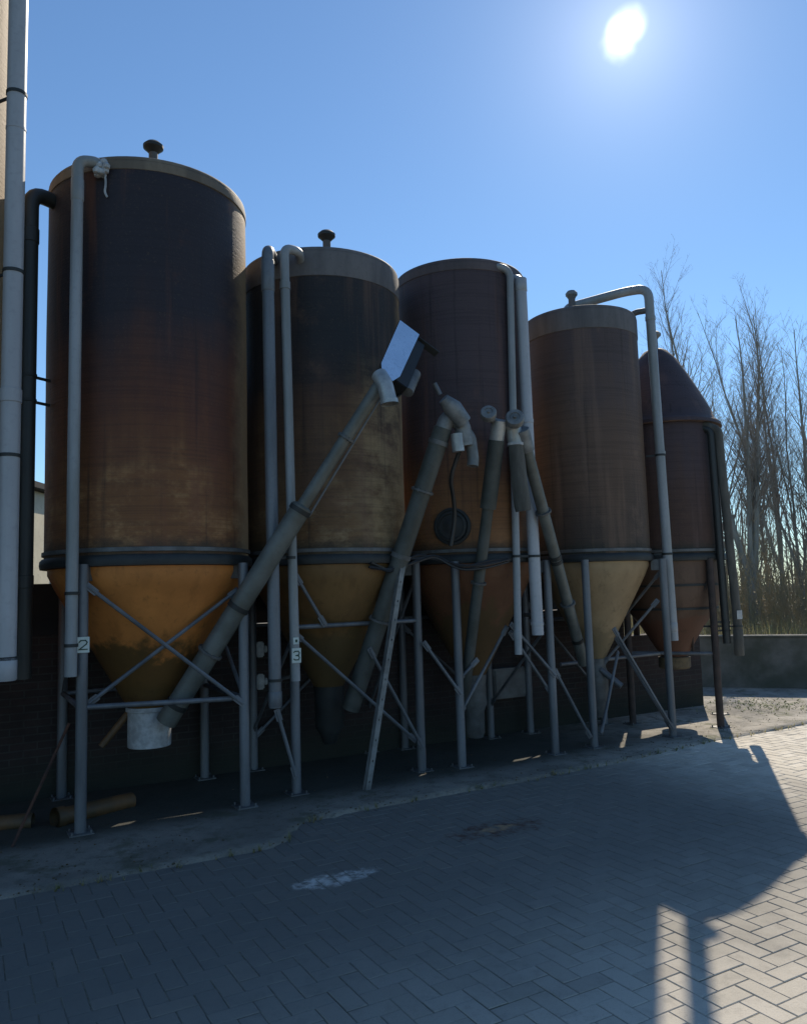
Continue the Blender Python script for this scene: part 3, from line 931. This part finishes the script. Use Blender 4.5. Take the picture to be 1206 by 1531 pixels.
for a_ in (.5, 2.5, 4.8, 7.4):
    MB().abox(RP(a_, 2.50, 2.02), .1, .1, 4.1, .004).build('added_roof_post', M['shed'], sd_t, smooth=False)
cw = thing('farm_building', (-7.6, 15, 0), 'pale cream building seen through the gap left of the nearest silo', 'building')
MB().box((-7.6, 15.0, 1.75), Vector((1.6, 0, 0)), Vector((0, 4.5, 0)), Vector((0, 0, 1.75)), .02).build('wall', M['mesh_wall'], cw, smooth=False)
MB().box((-7.6, 15.0, 3.56), Vector((1.75, 0, 0)), Vector((0, 4.7, 0)), Vector((0, 0, .055)), .01).build('roof', M['shed'], cw, smooth=False)
for yy in (11.6, 13.6, 15.6, 17.6):
    MB().box((-5.97, yy, 1.7), Vector((.03, 0, 0)), Vector((0, .05, 0)), Vector((0, 0, 1.7)), .005).build('pilaster', M['mesh_wall'], cw, smooth=False)

bw = MB()
W0, W1 = Vector((3.9, 13.15, 0)), Vector((13.0, 9.58, 0))
wd = (W1 - W0).normalized()
wn = Vector((-wd.y, wd.x, 0))
nn_ = 60
for i in range(nn_):
    pass
cw0 = (W0 + W1) / 2
bw.box(cw0 + wn * .12 + UP * .39, wd * (W1 - W0).length / 2, wn * .12, UP * .41, .012)
bwt = thing('boundary_wall', cw0, 'low grey concrete boundary wall in front of the bare trees', 'wall')
bw.build('wall', M['stone'], bwt, smooth=False)
MB().box(cw0 + wn * .12 + UP * .815, wd * (W1 - W0).length / 2, wn * .14, UP * .014, .004).build('coping', M['stone'], bwt, smooth=False)

# ------------------------------------------------------------------ ground
def ground_mat():
    m, nt, b = new_mat('earth')
    p = pos(nt)
    n1 = noise(nt, p, .6, 6, .6)
    n2 = noise(nt, p, 7, 5, .6)
    c = mixc(nt, ramp(nt, n1, .35, .65), (0.09, 0.075, 0.045), (0.075, 0.085, 0.035))
    c = mixc(nt, math_n(nt, 'MULTIPLY', ramp(nt, n2, .45, .7), .6), c, (0.04, 0.033, 0.022))
    lk(nt, c, b.inputs['Base Color'])
    b.inputs['Roughness'].default_value = .95
    bump(nt, b, n2, .03, .7)
    return m


def concrete_mat():
    m, nt, b = new_mat('old_concrete')
    p = pos(nt)
    n1 = noise(nt, p, 1.1, 6, .65)
    n2 = noise(nt, p, 9, 5, .65)
    n3 = noise(nt, p, 70, 3, .6)
    n4 = noise(nt, p, 2.6, 5, .7, off=(9, 3, 0))
    c = mixc(nt, ramp(nt, n1, .35, .68), (0.24, 0.22, 0.185), (0.47, 0.43, 0.36))
    c = mixc(nt, math_n(nt, 'MULTIPLY', ramp(nt, n2, .48, .7), .55), c, (0.085, 0.08, 0.062))
    c = mixc(nt, math_n(nt, 'MULTIPLY', ramp(nt, n4, .52, .66), .7), c, (0.06, 0.075, 0.022))
    c = mixc(nt, math_n(nt, 'MULTIPLY', ramp(nt, n3, .55, .72), .4), c, (0.05, 0.045, 0.035))
    # darker under and behind the silos, fading towards the far end
    o = zval(nt, p)
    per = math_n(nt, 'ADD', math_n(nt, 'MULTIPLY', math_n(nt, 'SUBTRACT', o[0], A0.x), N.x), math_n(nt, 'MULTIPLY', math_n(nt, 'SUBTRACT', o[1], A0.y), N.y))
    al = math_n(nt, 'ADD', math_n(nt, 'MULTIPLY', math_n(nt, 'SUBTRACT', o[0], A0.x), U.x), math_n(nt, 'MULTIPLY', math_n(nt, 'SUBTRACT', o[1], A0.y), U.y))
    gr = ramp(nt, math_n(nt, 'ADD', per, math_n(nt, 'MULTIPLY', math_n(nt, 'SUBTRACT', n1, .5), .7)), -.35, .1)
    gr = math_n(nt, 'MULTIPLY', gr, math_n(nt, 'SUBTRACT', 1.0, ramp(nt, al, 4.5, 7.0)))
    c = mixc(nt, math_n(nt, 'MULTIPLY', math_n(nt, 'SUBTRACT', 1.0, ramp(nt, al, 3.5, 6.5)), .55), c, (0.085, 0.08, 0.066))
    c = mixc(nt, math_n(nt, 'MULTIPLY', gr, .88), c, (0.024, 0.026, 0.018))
    lk(nt, c, b.inputs['Base Color'])
    b.inputs['Roughness'].default_value = .92
    h = math_n(nt, 'ADD', math_n(nt, 'MULTIPLY', n2, .8), math_n(nt, 'MULTIPLY', n3, .35))
    bump(nt, b, h, .018, .8)
    return m


def paver_mat():
    m, nt, b = new_mat('concrete_pavers')
    g = nd(nt, 'ShaderNodeNewGeometry')
    p = g.outputs['Position']
    rnd = g.outputs['Random Per Island']
    n1 = noise(nt, p, .8, 6, .65)
    n2 = noise(nt, p, 130, 3, .7)
    n3 = noise(nt, p, 11, 5, .65)
    c = mixc(nt, rnd, (0.64, 0.585, 0.48), (0.75, 0.69, 0.58))
    c = mixc(nt, math_n(nt, 'MULTIPLY', ramp(nt, n2, .5, .72), .32), c, (0.27, 0.24, 0.19))
    c = mixc(nt, math_n(nt, 'MULTIPLY', ramp(nt, n3, .48, .75), .35), c, (0.24, 0.215, 0.18))
    o = zval(nt, p)
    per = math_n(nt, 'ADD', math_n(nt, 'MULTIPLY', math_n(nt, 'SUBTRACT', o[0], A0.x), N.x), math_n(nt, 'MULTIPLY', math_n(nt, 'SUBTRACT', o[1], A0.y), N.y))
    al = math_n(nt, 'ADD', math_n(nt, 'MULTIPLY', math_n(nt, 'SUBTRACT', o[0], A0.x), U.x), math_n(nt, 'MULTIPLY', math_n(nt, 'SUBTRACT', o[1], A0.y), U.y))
    # moss near the strip, plus yard shade darkened into the paver colour
    shade_grime = math_n(nt, 'MULTIPLY', ramp(nt, math_n(nt, 'ADD', per, math_n(nt, 'MULTIPLY', n1, 1.2)), -4.6, -1.6), math_n(nt, 'SUBTRACT', 1.0, ramp(nt, math_n(nt, 'ADD', al, n1), 4.4, 6.6)))
    c = mixc(nt, math_n(nt, 'MULTIPLY', shade_grime, .84), c, (0.085, 0.084, 0.078))
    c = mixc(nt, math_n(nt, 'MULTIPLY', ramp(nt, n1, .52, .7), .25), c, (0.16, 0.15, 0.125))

    c = mixc(nt, math_n(nt, 'MULTIPLY', math_n(nt, 'SUBTRACT', 1.0, ramp(nt, math_n(nt, 'ADD', o[0], math_n(nt, 'MULTIPLY', n1, 1.5)), -2.0, 2.6)), .6), c, (0.11, 0.108, 0.10))  # darker towards the left: yard shade painted into the paver colour

    def blotch(a0, p0, ra, rp, col, amt, thr, nz, base):
        dx = math_n(nt, 'DIVIDE', math_n(nt, 'SUBTRACT', al, a0), ra)
        dy = math_n(nt, 'DIVIDE', math_n(nt, 'SUBTRACT', per, p0), rp)
        d = math_n(nt, 'SQRT', math_n(nt, 'ADD', math_n(nt, 'MULTIPLY', dx, dx), math_n(nt, 'MULTIPLY', dy, dy)))
        d = math_n(nt, 'ADD', d, math_n(nt, 'MULTIPLY', math_n(nt, 'SUBTRACT', nz, .5), 1.9))
        f = math_n(nt, 'MULTIPLY', math_n(nt, 'SUBTRACT', 1.0, ramp(nt, d, thr, thr + .35)), amt)
        f = math_n(nt, 'MULTIPLY', f, ramp(nt, noise(nt, p, 13, 7, .72, (1, 1, 1), (2, 2, 0)), .36, .66))
        return mixc(nt, f, base, col)
    n5 = noise(nt, p, 16, 5, .7)
    n6 = noise(nt, p, 9, 8, .8)
    # worn lorry tracks, tyre rub and damp patches
    n7 = noise(nt, p, 1.7, 7, .7, (1, 1, 1), (3, 8, 0))
    c = mixc(nt, math_n(nt, 'MULTIPLY', ramp(nt, n7, .5, .68), .22), c, (0.13, 0.125, 0.11))
    gone = math_n(nt, 'GREATER_THAN', rnd, .93)
    c = mixc(nt, math_n(nt, 'MULTIPLY', gone, .35), c, (0.2, 0.18, 0.15))
    c = blotch(1.18, -1.84, .34, .13, (0.66, 0.64, 0.60), .9, .55, n6, c)
    c = blotch(2.55, -1.61, .38, .17, (0.085, 0.04, 0.028), 1.0, .8, n3, c)
    c = blotch(2.55, -1.59, .17, .06, (0.40, 0.26, 0.14), 1.0, .75, n5, c)
    lk(nt, c, b.inputs['Base Color'])
    b.inputs['Roughness'].default_value = .9
    bump(nt, b, math_n(nt, 'ADD', n2, math_n(nt, 'MULTIPLY', n3, .6)), .003, .6)
    return m


gm = MB()
gm.quad((-250, -250, -.03), (250, -250, -.03), (250, 250, -.03), (-250, 250, -.03))
tag(gm.build('ground', ground_mat(), None, smooth=False), kind='structure')

# paver joints: dark sand sheet under the bricks
jb = bmesh.new()
gr_ = []
for i in range(93):
    r_ = []
    for j in range(33):
        a, p = -7 + i * .25, -8 + j * .25
        r_.append(jb.verts.new(RP(a, p, mnoise.noise(Vector((a * .55, p * .55, 2.0))) * .009 - .0036)))
    gr_.append(r_)
for r0, r1 in zip(gr_, gr_[1:]):
    for j in range(32):
        jb.faces.new([r0[j], r1[j], r1[j + 1], r0[j + 1]])
me = bpy.data.meshes.new('joint_sand')
jb.to_mesh(me)
jb.free()
me.materials.append(plain('joint_sand', (0.22, 0.195, 0.155), .95, 0, .5, 30, False, (0.11, 0.11, 0.07)))
jo = bpy.data.objects.new('joint_sand', me)
COL.objects.link(jo)
tag(jo, kind='structure')


def strip_edge(a):
    """p of the concrete edge along the row"""
    xs = [(-9, -1.12), (1.05, -1.08), (1.22, -1.0), (1.30, -.82), (1.45, -.66), (2.1, -.61), (3.5, -.63), (5, -.56), (6.2, -.46), (8, -.41), (17, -.36)]
    for (x0, y0), (x1, y1) in zip(xs, xs[1:]):
        if x0 <= a <= x1:
            return y0 + (y1 - y0) * (a - x0) / (x1 - x0)
    return -.5


# herringbone pavers, each brick a chamfered block, in one sheet
pv = bmesh.new()
w = .0985
gap = .0014
ch = .0035
rng = random.Random(3)
for i in range(-68, 160):
    for j in range(-75, 8):
        t = (i - j) % 4
        if t == 0:
            x0, y0, x1, y1 = i * w, j * w, (i + 2) * w, (j + 1) * w
        elif t == 3:
            x0, y0, x1, y1 = i * w, j * w, (i + 1) * w, (j + 2) * w
        else:
            continue
        ca, cp_ = (x0 + x1) / 2, (y0 + y1) / 2
        if cp_ > strip_edge(ca) + .1:
            continue
        q = RP(ca, cp_)
        if q.y < -1.2 or q.x < -5.6 or q.x > 11.5:
            continue
        dz = max(-.0018, min(.002, rng.gauss(0, .0008)))
        tx, ty = rng.uniform(-.006, .006), rng.uniform(-.006, .006)
        jx, jy = rng.uniform(-.0012, .0012), rng.uniform(-.0012, .0012)
        x0 += gap + jx
        x1 -= gap - jx
        y0 += gap + jy
        y1 -= gap - jy

        def zz(a, p):
            und = mnoise.noise(Vector((a * .55, p * .55, 2.0))) * .009
            return dz + tx * (a - ca) + ty * (p - cp_) + und
        top = [pv.verts.new(RP(a, p, zz(a, p))) for a, p in ((x0 + ch, y0 + ch), (x1 - ch, y0 + ch), (x1 - ch, y1 - ch), (x0 + ch, y1 - ch))]
        low = [pv.verts.new(RP(a, p, zz(a, p) - .0035)) for a, p in ((x0, y0), (x1, y0), (x1, y1), (x0, y1))]
        pv.faces.new(top)
        for k in range(4):
            l = (k + 1) % 4
            pv.faces.new([low[k], low[l], top[l], top[k]])
me = bpy.data.meshes.new('pavement')
pv.to_mesh(me)
pv.free()
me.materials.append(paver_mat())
po = bpy.data.objects.new('pavement', me)
COL.objects.link(po)
tag(po, kind='structure')

# concrete apron under and behind the silos
ca_ = bmesh.new()
cols = []
NA = 420
for i in range(NA + 1):
    a = -8 + 24.0 * i / NA
    e = strip_edge(a)
    j = mnoise.noise(Vector((a * 5.0, 0, 0))) * .008 + mnoise.noise(Vector((a * 23.0, 3, 0))) * .006
    if 1.1 < a < 1.9:
        j += mnoise.noise(Vector((a * 9.0, 7, 0))) * .05
    row_ = []
    for k, f in enumerate((0, .004, .02, .05, .1, .16, .24, .34, .46, .6, .78, 1)):
        p = (e + j) + f * (5.2 - e)
        z = .018 + mnoise.noise(Vector((a * 1.2, p * 1.2, 0))) * .010 if k > 0 else -.01
        row_.append(ca_.verts.new(RP(a, p, z)))
    cols.append(row_)
for c0_, c1_ in zip(cols, cols[1:]):
    for k in range(len(c0_) - 1):
        ca_.faces.new([c0_[k], c1_[k], c1_[k + 1], c0_[k + 1]])
me = bpy.data.meshes.new('concrete_apron')
ca_.to_mesh(me)
ca_.free()
me.shade_smooth()
me.materials.append(concrete_mat())
co = bpy.data.objects.new('concrete_apron', me)
COL.objects.link(co)
tag(co, kind='structure')

# litter: dead leaves, crumbs of mortar and moss tufts on the apron and along its edge
lt = bmesh.new()
rng = random.Random(12)
for k in range(2400):
    a = rng.uniform(-3, 10)
    e = strip_edge(a)
    if mnoise.noise(Vector((a * 1.7, 4, 0))) < .02 or (a > 7.2 and rng.random() < .8):
        continue
    p = e + abs(rng.gauss(0, .5)) - .06 if rng.random() < .6 else rng.uniform(e, 1.2)
    s_ = rng.uniform(.003, .013)
    z = .028
    c_ = RP(a, p, z + rng.uniform(0, .006))
    th = rng.uniform(0, 2 * PI)
    d1 = Vector((math.cos(th), math.sin(th), rng.uniform(-.3, .3))) * s_
    d2 = Vector((-math.sin(th), math.cos(th), rng.uniform(-.3, .3))) * s_ * rng.uniform(.4, .8)
    vs = [lt.verts.new(c_ + v) for v in (-d1, -d2 * .9, d1, d2)]
    lt.faces.new(vs)
for k in range(420):
    a = rng.uniform(-3, 9)
    e = strip_edge(a)
    p = e + rng.uniform(-.1, 1.5) * rng.random()
    s_ = rng.uniform(.003, .010)
    c_ = RP(a, p, .022)
    bmesh.ops.create_icosphere(lt, subdivisions=1, radius=s_, matrix=Matrix.Translation(c_) @ Matrix.Diagonal((1, rng.uniform(.6, 1), .6, 1)))
me = bpy.data.meshes.new('ground_litter')
lt.to_mesh(me)
lt.free()
me.materials.append(M['leaf'])
lo = bpy.data.objects.new('ground_litter', me)
COL.objects.link(lo)
tag(lo, 'dead leaves and crumbs scattered over the concrete under the silos', 'litter', kind='stuff')


# ------------------------------------------------------------------ trees
def tree_mesh(seed, h, r0, fork=False, spread=.35):
    """bare upright tree: returns (trunk bmesh builder, crown bmesh builder)"""
    rg = random.Random(seed)
    tr, cr = MB(), MB()

    def limb(mb, p, d, L_, r_, n, wob, sides, up=.25):
        pts, radii = [p.copy()], [r_]
        for i in range(n):
            d = (d + Vector((rg.gauss(0, wob), rg.gauss(0, wob), rg.gauss(0, wob * .5) + up * .1))).normalized()
            p = p + d * L_ / n
            pts.append(p.copy())
            radii.append(max(r_ * (1 - (i + 1) / n * .9), .0016))
        mb.tube(pts, r_, sides, cap=False, radii=radii)
        return pts, radii

    def twigs(pts, radii, L_, lev):
        m = max(2, int(L_ / (.19 if lev == 1 else .20)))
        for k in range(m):
            f = rg.uniform(.18, 1.0)
            i = min(int(f * (len(pts) - 1)), len(pts) - 2)
            q = pts[i].lerp(pts[i + 1], f * (len(pts) - 1) - i)
            base = (pts[i + 1] - pts[i]).normalized()
            th = rg.uniform(0, 2 * PI)
            sd_ = Vector((math.cos(th), math.sin(th), rg.uniform(-.1, .4)))
            d = (base * .75 + sd_ * rg.uniform(.4, .8)).normalized()
            l2_ = L_ * rg.uniform(.22, .5) * (1.15 - f * .6)
            pp, rr = limb(cr, q, d, l2_, max(radii[i] * .4, .0028), 3, .13, 3)
            if lev == 1 and l2_ > .25:
                twigs(pp, rr, l2_, 2)
            elif rg.random() < .5:
                e = pp[-1]
                for _ in range(2):
                    v = pp[rg.randrange(1, len(pp))] + Vector((rg.gauss(0, .02), rg.gauss(0, .02), rg.gauss(0, .02)))
                    s_ = rg.uniform(.008, .018)
                    cr.face([cr.bm.verts.new(v + Vector((rg.uniform(-s_, s_), rg.uniform(-s_, s_), rg.uniform(-s_, s_)))) for _ in range(3)])

    stems = [(Vector((0, 0, -.1)), Vector((rg.gauss(0, .03), rg.gauss(0, .03), 1)), h, r0)]
    if fork:
        fz = h * .17
        stems = [(Vector((0, 0, -.1)), Vector((.02, 0, 1)), fz, r0)]
    all_st = []
    for q, d, L_, r_ in stems:
        if fork:
            pts = [q, q + Vector((.02, 0, fz * .5)), q + Vector((.03, .0, fz + .12))]
            tr.tube(pts, r_, 12, cap=False, radii=[r_ * 1.12, r_, r_ * .92])
            top = pts[-1] - Vector((0, 0, .1))
            for dd_ in (Vector((-.22, .02, 1)), Vector((.13, -.03, 1)), Vector((.03, .16, 1)), Vector((-.07, -.1, 1))):
                all_st.append(limb(tr, top, dd_.normalized(), h * rg.uniform(.66, .82), r_ * rg.uniform(.52, .66), 9, .045, 8) + (h * .75,))
        else:
            all_st.append(limb(tr, q, d.normalized(), L_, r_, 10, .04, 8) + (L_,))
    for pts, radii, L_ in all_st:
        nb = int(L_ * 4.6)
        for k in range(nb):
            f = .16 + .82 * (k + rg.random()) / nb
            i = min(int(f * (len(pts) - 1)), len(pts) - 2)
            q = pts[i].lerp(pts[i + 1], f * (len(pts) - 1) - i)
            th = rg.uniform(0, 2 * PI)
            d = Vector((math.cos(th) * spread, math.sin(th) * spread, rg.uniform(.55, 1.0))).normalized()
            bl = L_ * rg.uniform(.18, .38) * (1.1 - .75 * f)
            if bl < .2:
                bl = .2
            pp, rr = limb(cr, q, d, bl, max(radii[i] * rg.uniform(.25, .42), .005), 4, .1, 4, up=.5)
            twigs(pp, rr, bl, 1)
    return tr, cr


protos = []


def plant_tree(seed, loc, h, r0, fork, spread, label, group=None):
    t = thing('bare_tree', loc, label, 'tree', group)
    tr, cr = tree_mesh(seed, h, r0, fork, spread)
    for mb in (tr, cr):
        bmesh.ops.translate(mb.bm, verts=mb.bm.verts, vec=Vector(loc))
    tr.build('trunk', M['bark'], t, recalc=False)
    cr.build('crown', M['twig'], t, smooth=False, recalc=False)
    return t


def az(px_az, dist):
    return (dist * math.sin(R(px_az)), dist * math.cos(R(px_az)), 0)


plant_tree(101, az(23.5, 21.5), 9.7, .14, True, .34, 'forked bare tree with three stems directly behind the boundary wall')
protos.append(plant_tree(102, az(27.2, 23.0), 8.7, .085, False, .36, 'straight bare tree at the right edge behind the boundary wall'))
protos.append(plant_tree(103, az(19.7, 30.0), 13.2, .10, False, .32, 'tallest slender bare tree rising beside the roof of the farthest silo'))
protos.append(plant_tree(104, az(21.5, 25.0), 9.6, .065, True, .36, 'thin bare sapling just right of the farthest silo'))
protos.append(plant_tree(105, az(25.3, 27.0), 11.4, .085, True, .34, 'bare tree behind the gap right of the forked tree'))
protos.append(plant_tree(106, az(26.4, 24.0), 9.2, .07, True, .40, 'slim bare tree with twin stems near the right edge'))


def copy_tree(o, loc, rot, sc):
    c = o.copy()
    COL.objects.link(c)
    c.location = loc
    c.rotation_euler = (0, 0, rot)
    c.scale = (sc, sc, sc)
    for ch_ in list(o.children):
        d = ch_.copy()
        COL.objects.link(d)
        d.parent = c
    c['label'] = 'bare young tree in the thicket behind the boundary wall'
    c['group'] = 'thicket trees behind the boundary wall'
    return c


rng = random.Random(44)
spots = []
tries = 0
while len(spots) < 15 and tries < 4000:
    tries += 1
    a_ = rng.uniform(16.5, 36)
    d_ = rng.uniform(24, 44)
    q = Vector(az(a_, d_))
    if all((q - s_).length > 2.0 for s_ in spots):
        spots.append(q)
        copy_tree(protos[len(spots) % len(protos)], q, rng.uniform(0, 6.28), rng.uniform(.6, .95) * (1.0 if d_ < 30 else 1.15))

# undergrowth: brambles, thin suckers and dry grass behind the wall
ug = MB()
rng = random.Random(77)
for k in range(3800):
    a_ = rng.uniform(15.5, 38)
    d_ = rng.uniform(15.0, 30)
    q = Vector(az(a_, d_))
    hgt = rng.uniform(.4, 1.0) if d_ < 18.5 else rng.uniform(.8, 3.2)
    lean = Vector((rng.gauss(0, .28), rng.gauss(0, .28), 1)).normalized()
    mid_ = q + lean * hgt * .55
    top = q + lean * hgt + Vector((rng.gauss(0, .16), rng.gauss(0, .16), -rng.random() * .2))
    rr = rng.uniform(.004, .010)
    ug.tube([q, mid_, top], rr, 3, cap=False, radii=[rr, rr * .75, rr * .3])
    for _ in range(3):
        f = rng.uniform(.3, 1)
        b_ = q.lerp(top, f)
        e_ = b_ + Vector((rng.gauss(0, .2), rng.gauss(0, .2), rng.uniform(.05, .35)))
        ug.tube([b_, e_], .004, 3, cap=False, radii=[.005, .002])
    for _ in range(5):
        b_ = q.lerp(top, rng.uniform(.1, 1)) + Vector((rng.gauss(0, .1), rng.gauss(0, .1), rng.gauss(0, .08)))
        s_ = rng.uniform(.012, .032)
        ug.face([ug.bm.verts.new(b_ + Vector((rng.uniform(-s_, s_), rng.uniform(-s_, s_), rng.uniform(-s_, s_)))) for _ in range(3)])
tag(ug.build('undergrowth', M['bramble'], None, smooth=False, recalc=False), 'tangled dry brambles and suckers behind the boundary wall', 'undergrowth', kind='stuff')
gs = MB()
for k in range(7000):
    q = Vector(az(rng.uniform(15.5, 38), rng.uniform(13.9, 20)))
    hgt = rng.uniform(.2, 1.05)
    th = rng.uniform(0, PI)
    s_ = Vector((math.cos(th), math.sin(th), 0)) * rng.uniform(.005, .014)
    tp = q + Vector((rng.gauss(0, .16), rng.gauss(0, .16), hgt))
    gs.face([gs.bm.verts.new(v) for v in (q - s_, q + s_, tp)])
tag(gs.build('dry_grass', M['straw'], None, smooth=False, recalc=False), 'dry yellow grass growing behind the boundary wall', 'grass', kind='stuff')
# far wood behind everything
fw = MB()
for k in range(260):
    a_ = rng.uniform(12, 44)
    d_ = rng.uniform(30, 60)
    q = Vector(az(a_, d_))
    hgt = rng.uniform(3, 8.5) * d_ / 45
    rr = rng.uniform(.03, .07)
    p1 = q + Vector((rng.gauss(0, .12), 0, hgt * .5))
    p2 = q + Vector((rng.gauss(0, .4), 0, hgt))
    fw.tube([q, p1, p2], rr, 3, cap=False, radii=[rr, rr * .7, .01])
    for _ in range(9):
        f = rng.uniform(.2, 1)
        b_ = q.lerp(p2, f)
        e_ = b_ + Vector((rng.gauss(0, .5), rng.gauss(0, .3), rng.uniform(.4, 1.3)))
        fw.tube([b_, e_], .012, 3, cap=False, radii=[.014, .005])
tag(fw.build('far_wood', M['twig'], None, smooth=False, recalc=False), 'distant leafless wood behind the nearer bare trees', 'wood', kind='stuff')

# small weeds rooted along the edge of the apron
we = MB()
rng = random.Random(5)
for k in range(120):
    a = rng.uniform(-1.5, 9)
    c_ = RP(a, strip_edge(a) + rng.gauss(-.01, .02), .0)
    for _ in range(rng.randrange(4, 12)):
        th = rng.uniform(0, 2 * PI)
        d_ = Vector((math.cos(th), math.sin(th), 0))
        tp = c_ + d_ * rng.uniform(.01, .045) + UP * rng.uniform(.015, .06)
        s_ = Vector((-d_.y, d_.x, 0)) * rng.uniform(.002, .004)
        we.face([we.bm.verts.new(v) for v in (c_ - s_, c_ + s_, tp)])
tag(we.build('edge_weeds', M['straw'], None, smooth=False, recalc=False), 'tiny weeds rooted along the edge of the concrete apron', 'weeds', kind='stuff')
# moss and weeds in front of the boundary wall
mw = MB()
for k in range(420):
    a = rng.gauss(8.6, .4)
    p = rng.gauss(.75, .4)
    if p < -.3:
        continue
    q = RP(a, p, .02)
    hgt = rng.uniform(.008, .03)
    th = rng.uniform(0, PI)
    s_ = Vector((math.cos(th), math.sin(th), 0)) * rng.uniform(.006, .014)
    tp = q + Vector((rng.gauss(0, .03), rng.gauss(0, .03), hgt))
    mw.face([mw.bm.verts.new(v) for v in (q - s_, q + s_, tp)])
tag(mw.build('weeds', plain('green_weeds', (0.26, 0.30, 0.09), .8, 0, .4, 20, bumpd=0), None, smooth=False, recalc=False), 'low green weeds on the sunlit concrete by the boundary wall', 'weeds', kind='stuff')

# ------------------------------------------------------------------ light
EL, AZ = R(38.2), R(17.9)
VE, VA = R(35.2), R(17.66)
vdir = Vector((math.sin(VA) * math.cos(VE), math.cos(VA) * math.cos(VE), math.sin(VE)))
sdir = Vector((math.sin(AZ) * math.cos(EL), math.cos(AZ) * math.cos(EL), math.sin(EL)))
sl = bpy.data.lights.new('sun', 'SUN')
sl.energy = 5.0
sl.angle = R(0.5)
sl.color = (1.0, .89, .73)
so = bpy.data.objects.new('sun', sl)
COL.objects.link(so)
so.rotation_euler = sdir.to_track_quat('Z', 'Y').to_euler()

wo = bpy.data.worlds.new('World')
S.world = wo
wo.use_nodes = True
nt = wo.node_tree
bg = nt.nodes['Background']
sky = nt.nodes.new('ShaderNodeTexSky')
sky.sky_type = 'NISHITA'
sky.sun_disc = False
sky.sun_elevation = EL
sky.sun_rotation = AZ
sky.air_density = 1.0
sky.dust_density = .03
sky.ozone_density = 3.0
STR = .10
# the sun itself, seen in the frame: a small bright disc with its aureole, fixed in the sky
tc = nt.nodes.new('ShaderNodeTexCoord')


def angle_to(v):
    d_ = nt.nodes.new('ShaderNodeVectorMath')
    d_.operation = 'DOT_PRODUCT'
    lk(nt, tc.outputs['Generated'], d_.inputs[0])
    d_.inputs[1].default_value = v
    return math_n(nt, 'ARCCOSINE', math_n(nt, 'MINIMUM', d_.outputs['Value'], 1.0))


def sdirv(el, az_):
    return Vector((math.sin(R(az_)) * math.cos(R(el)), math.cos(R(az_)) * math.cos(R(el)), math.sin(R(el))))


def glow(a_, amp, width):
    return math_n(nt, 'MULTIPLY', math_n(nt, 'EXPONENT', math_n(nt, 'MULTIPLY', a_, -1 / R(width))), amp / STR)


ang = angle_to(vdir)
soft = noise(nt, tc.outputs['Generated'], 26, 2, .5)
wob = math_n(nt, 'MULTIPLY', math_n(nt, 'SUBTRACT', soft, .5), R(1.6))
core = None
for el_, az_, r0, r1 in ((35.0, 17.4, .2, 1.5), (35.4, 17.75, .2, 1.45)):
    c_ = math_n(nt, 'MULTIPLY', math_n(nt, 'SUBTRACT', 1.0, ramp(nt, math_n(nt, 'ADD', angle_to(sdirv(el_, az_)), wob), R(r0), R(r1))), .9 / STR)
    core = c_ if core is None else math_n(nt, 'ADD', core, c_)
gsum = math_n(nt, 'ADD', math_n(nt, 'ADD', core, glow(ang, .48, 3.8)), glow(ang, .035, 18))
tint = mixc(nt, 1.0, sky.outputs[0], (1.04, 1.26, 1.38), 'MULTIPLY')
add = mixc(nt, 1.0, tint, gsum, 'ADD')
lk(nt, add, bg.inputs['Color'])
bg.inputs['Strength'].default_value = STR

# ------------------------------------------------------------------ camera
cam = bpy.data.cameras.new('camera')
cam.sensor_fit = 'HORIZONTAL'
cam.sensor_width = 36
cam.lens = 36 * 1183 / 1206
cam.clip_end = 1000
cam.clip_start = .05
cob = bpy.data.objects.new('camera', cam)
COL.objects.link(cob)
pt, rl = R(5.65), R(1.72)
fwd = Vector((0, math.cos(pt), math.sin(pt)))
r0_ = Vector((1, 0, 0))
u0_ = r0_.cross(fwd)
rt = r0_ * math.cos(rl) - u0_ * math.sin(rl)
up_ = u0_ * math.cos(rl) + r0_ * math.sin(rl)
mt = Matrix((rt, up_, -fwd)).transposed().to_4x4()
mt.translation = Vector((0, 0, 1.7))
cob.matrix_world = mt
S.camera = cob
S.view_settings.view_transform = 'Standard'
S.view_settings.look = 'None'
S.view_settings.exposure = 0
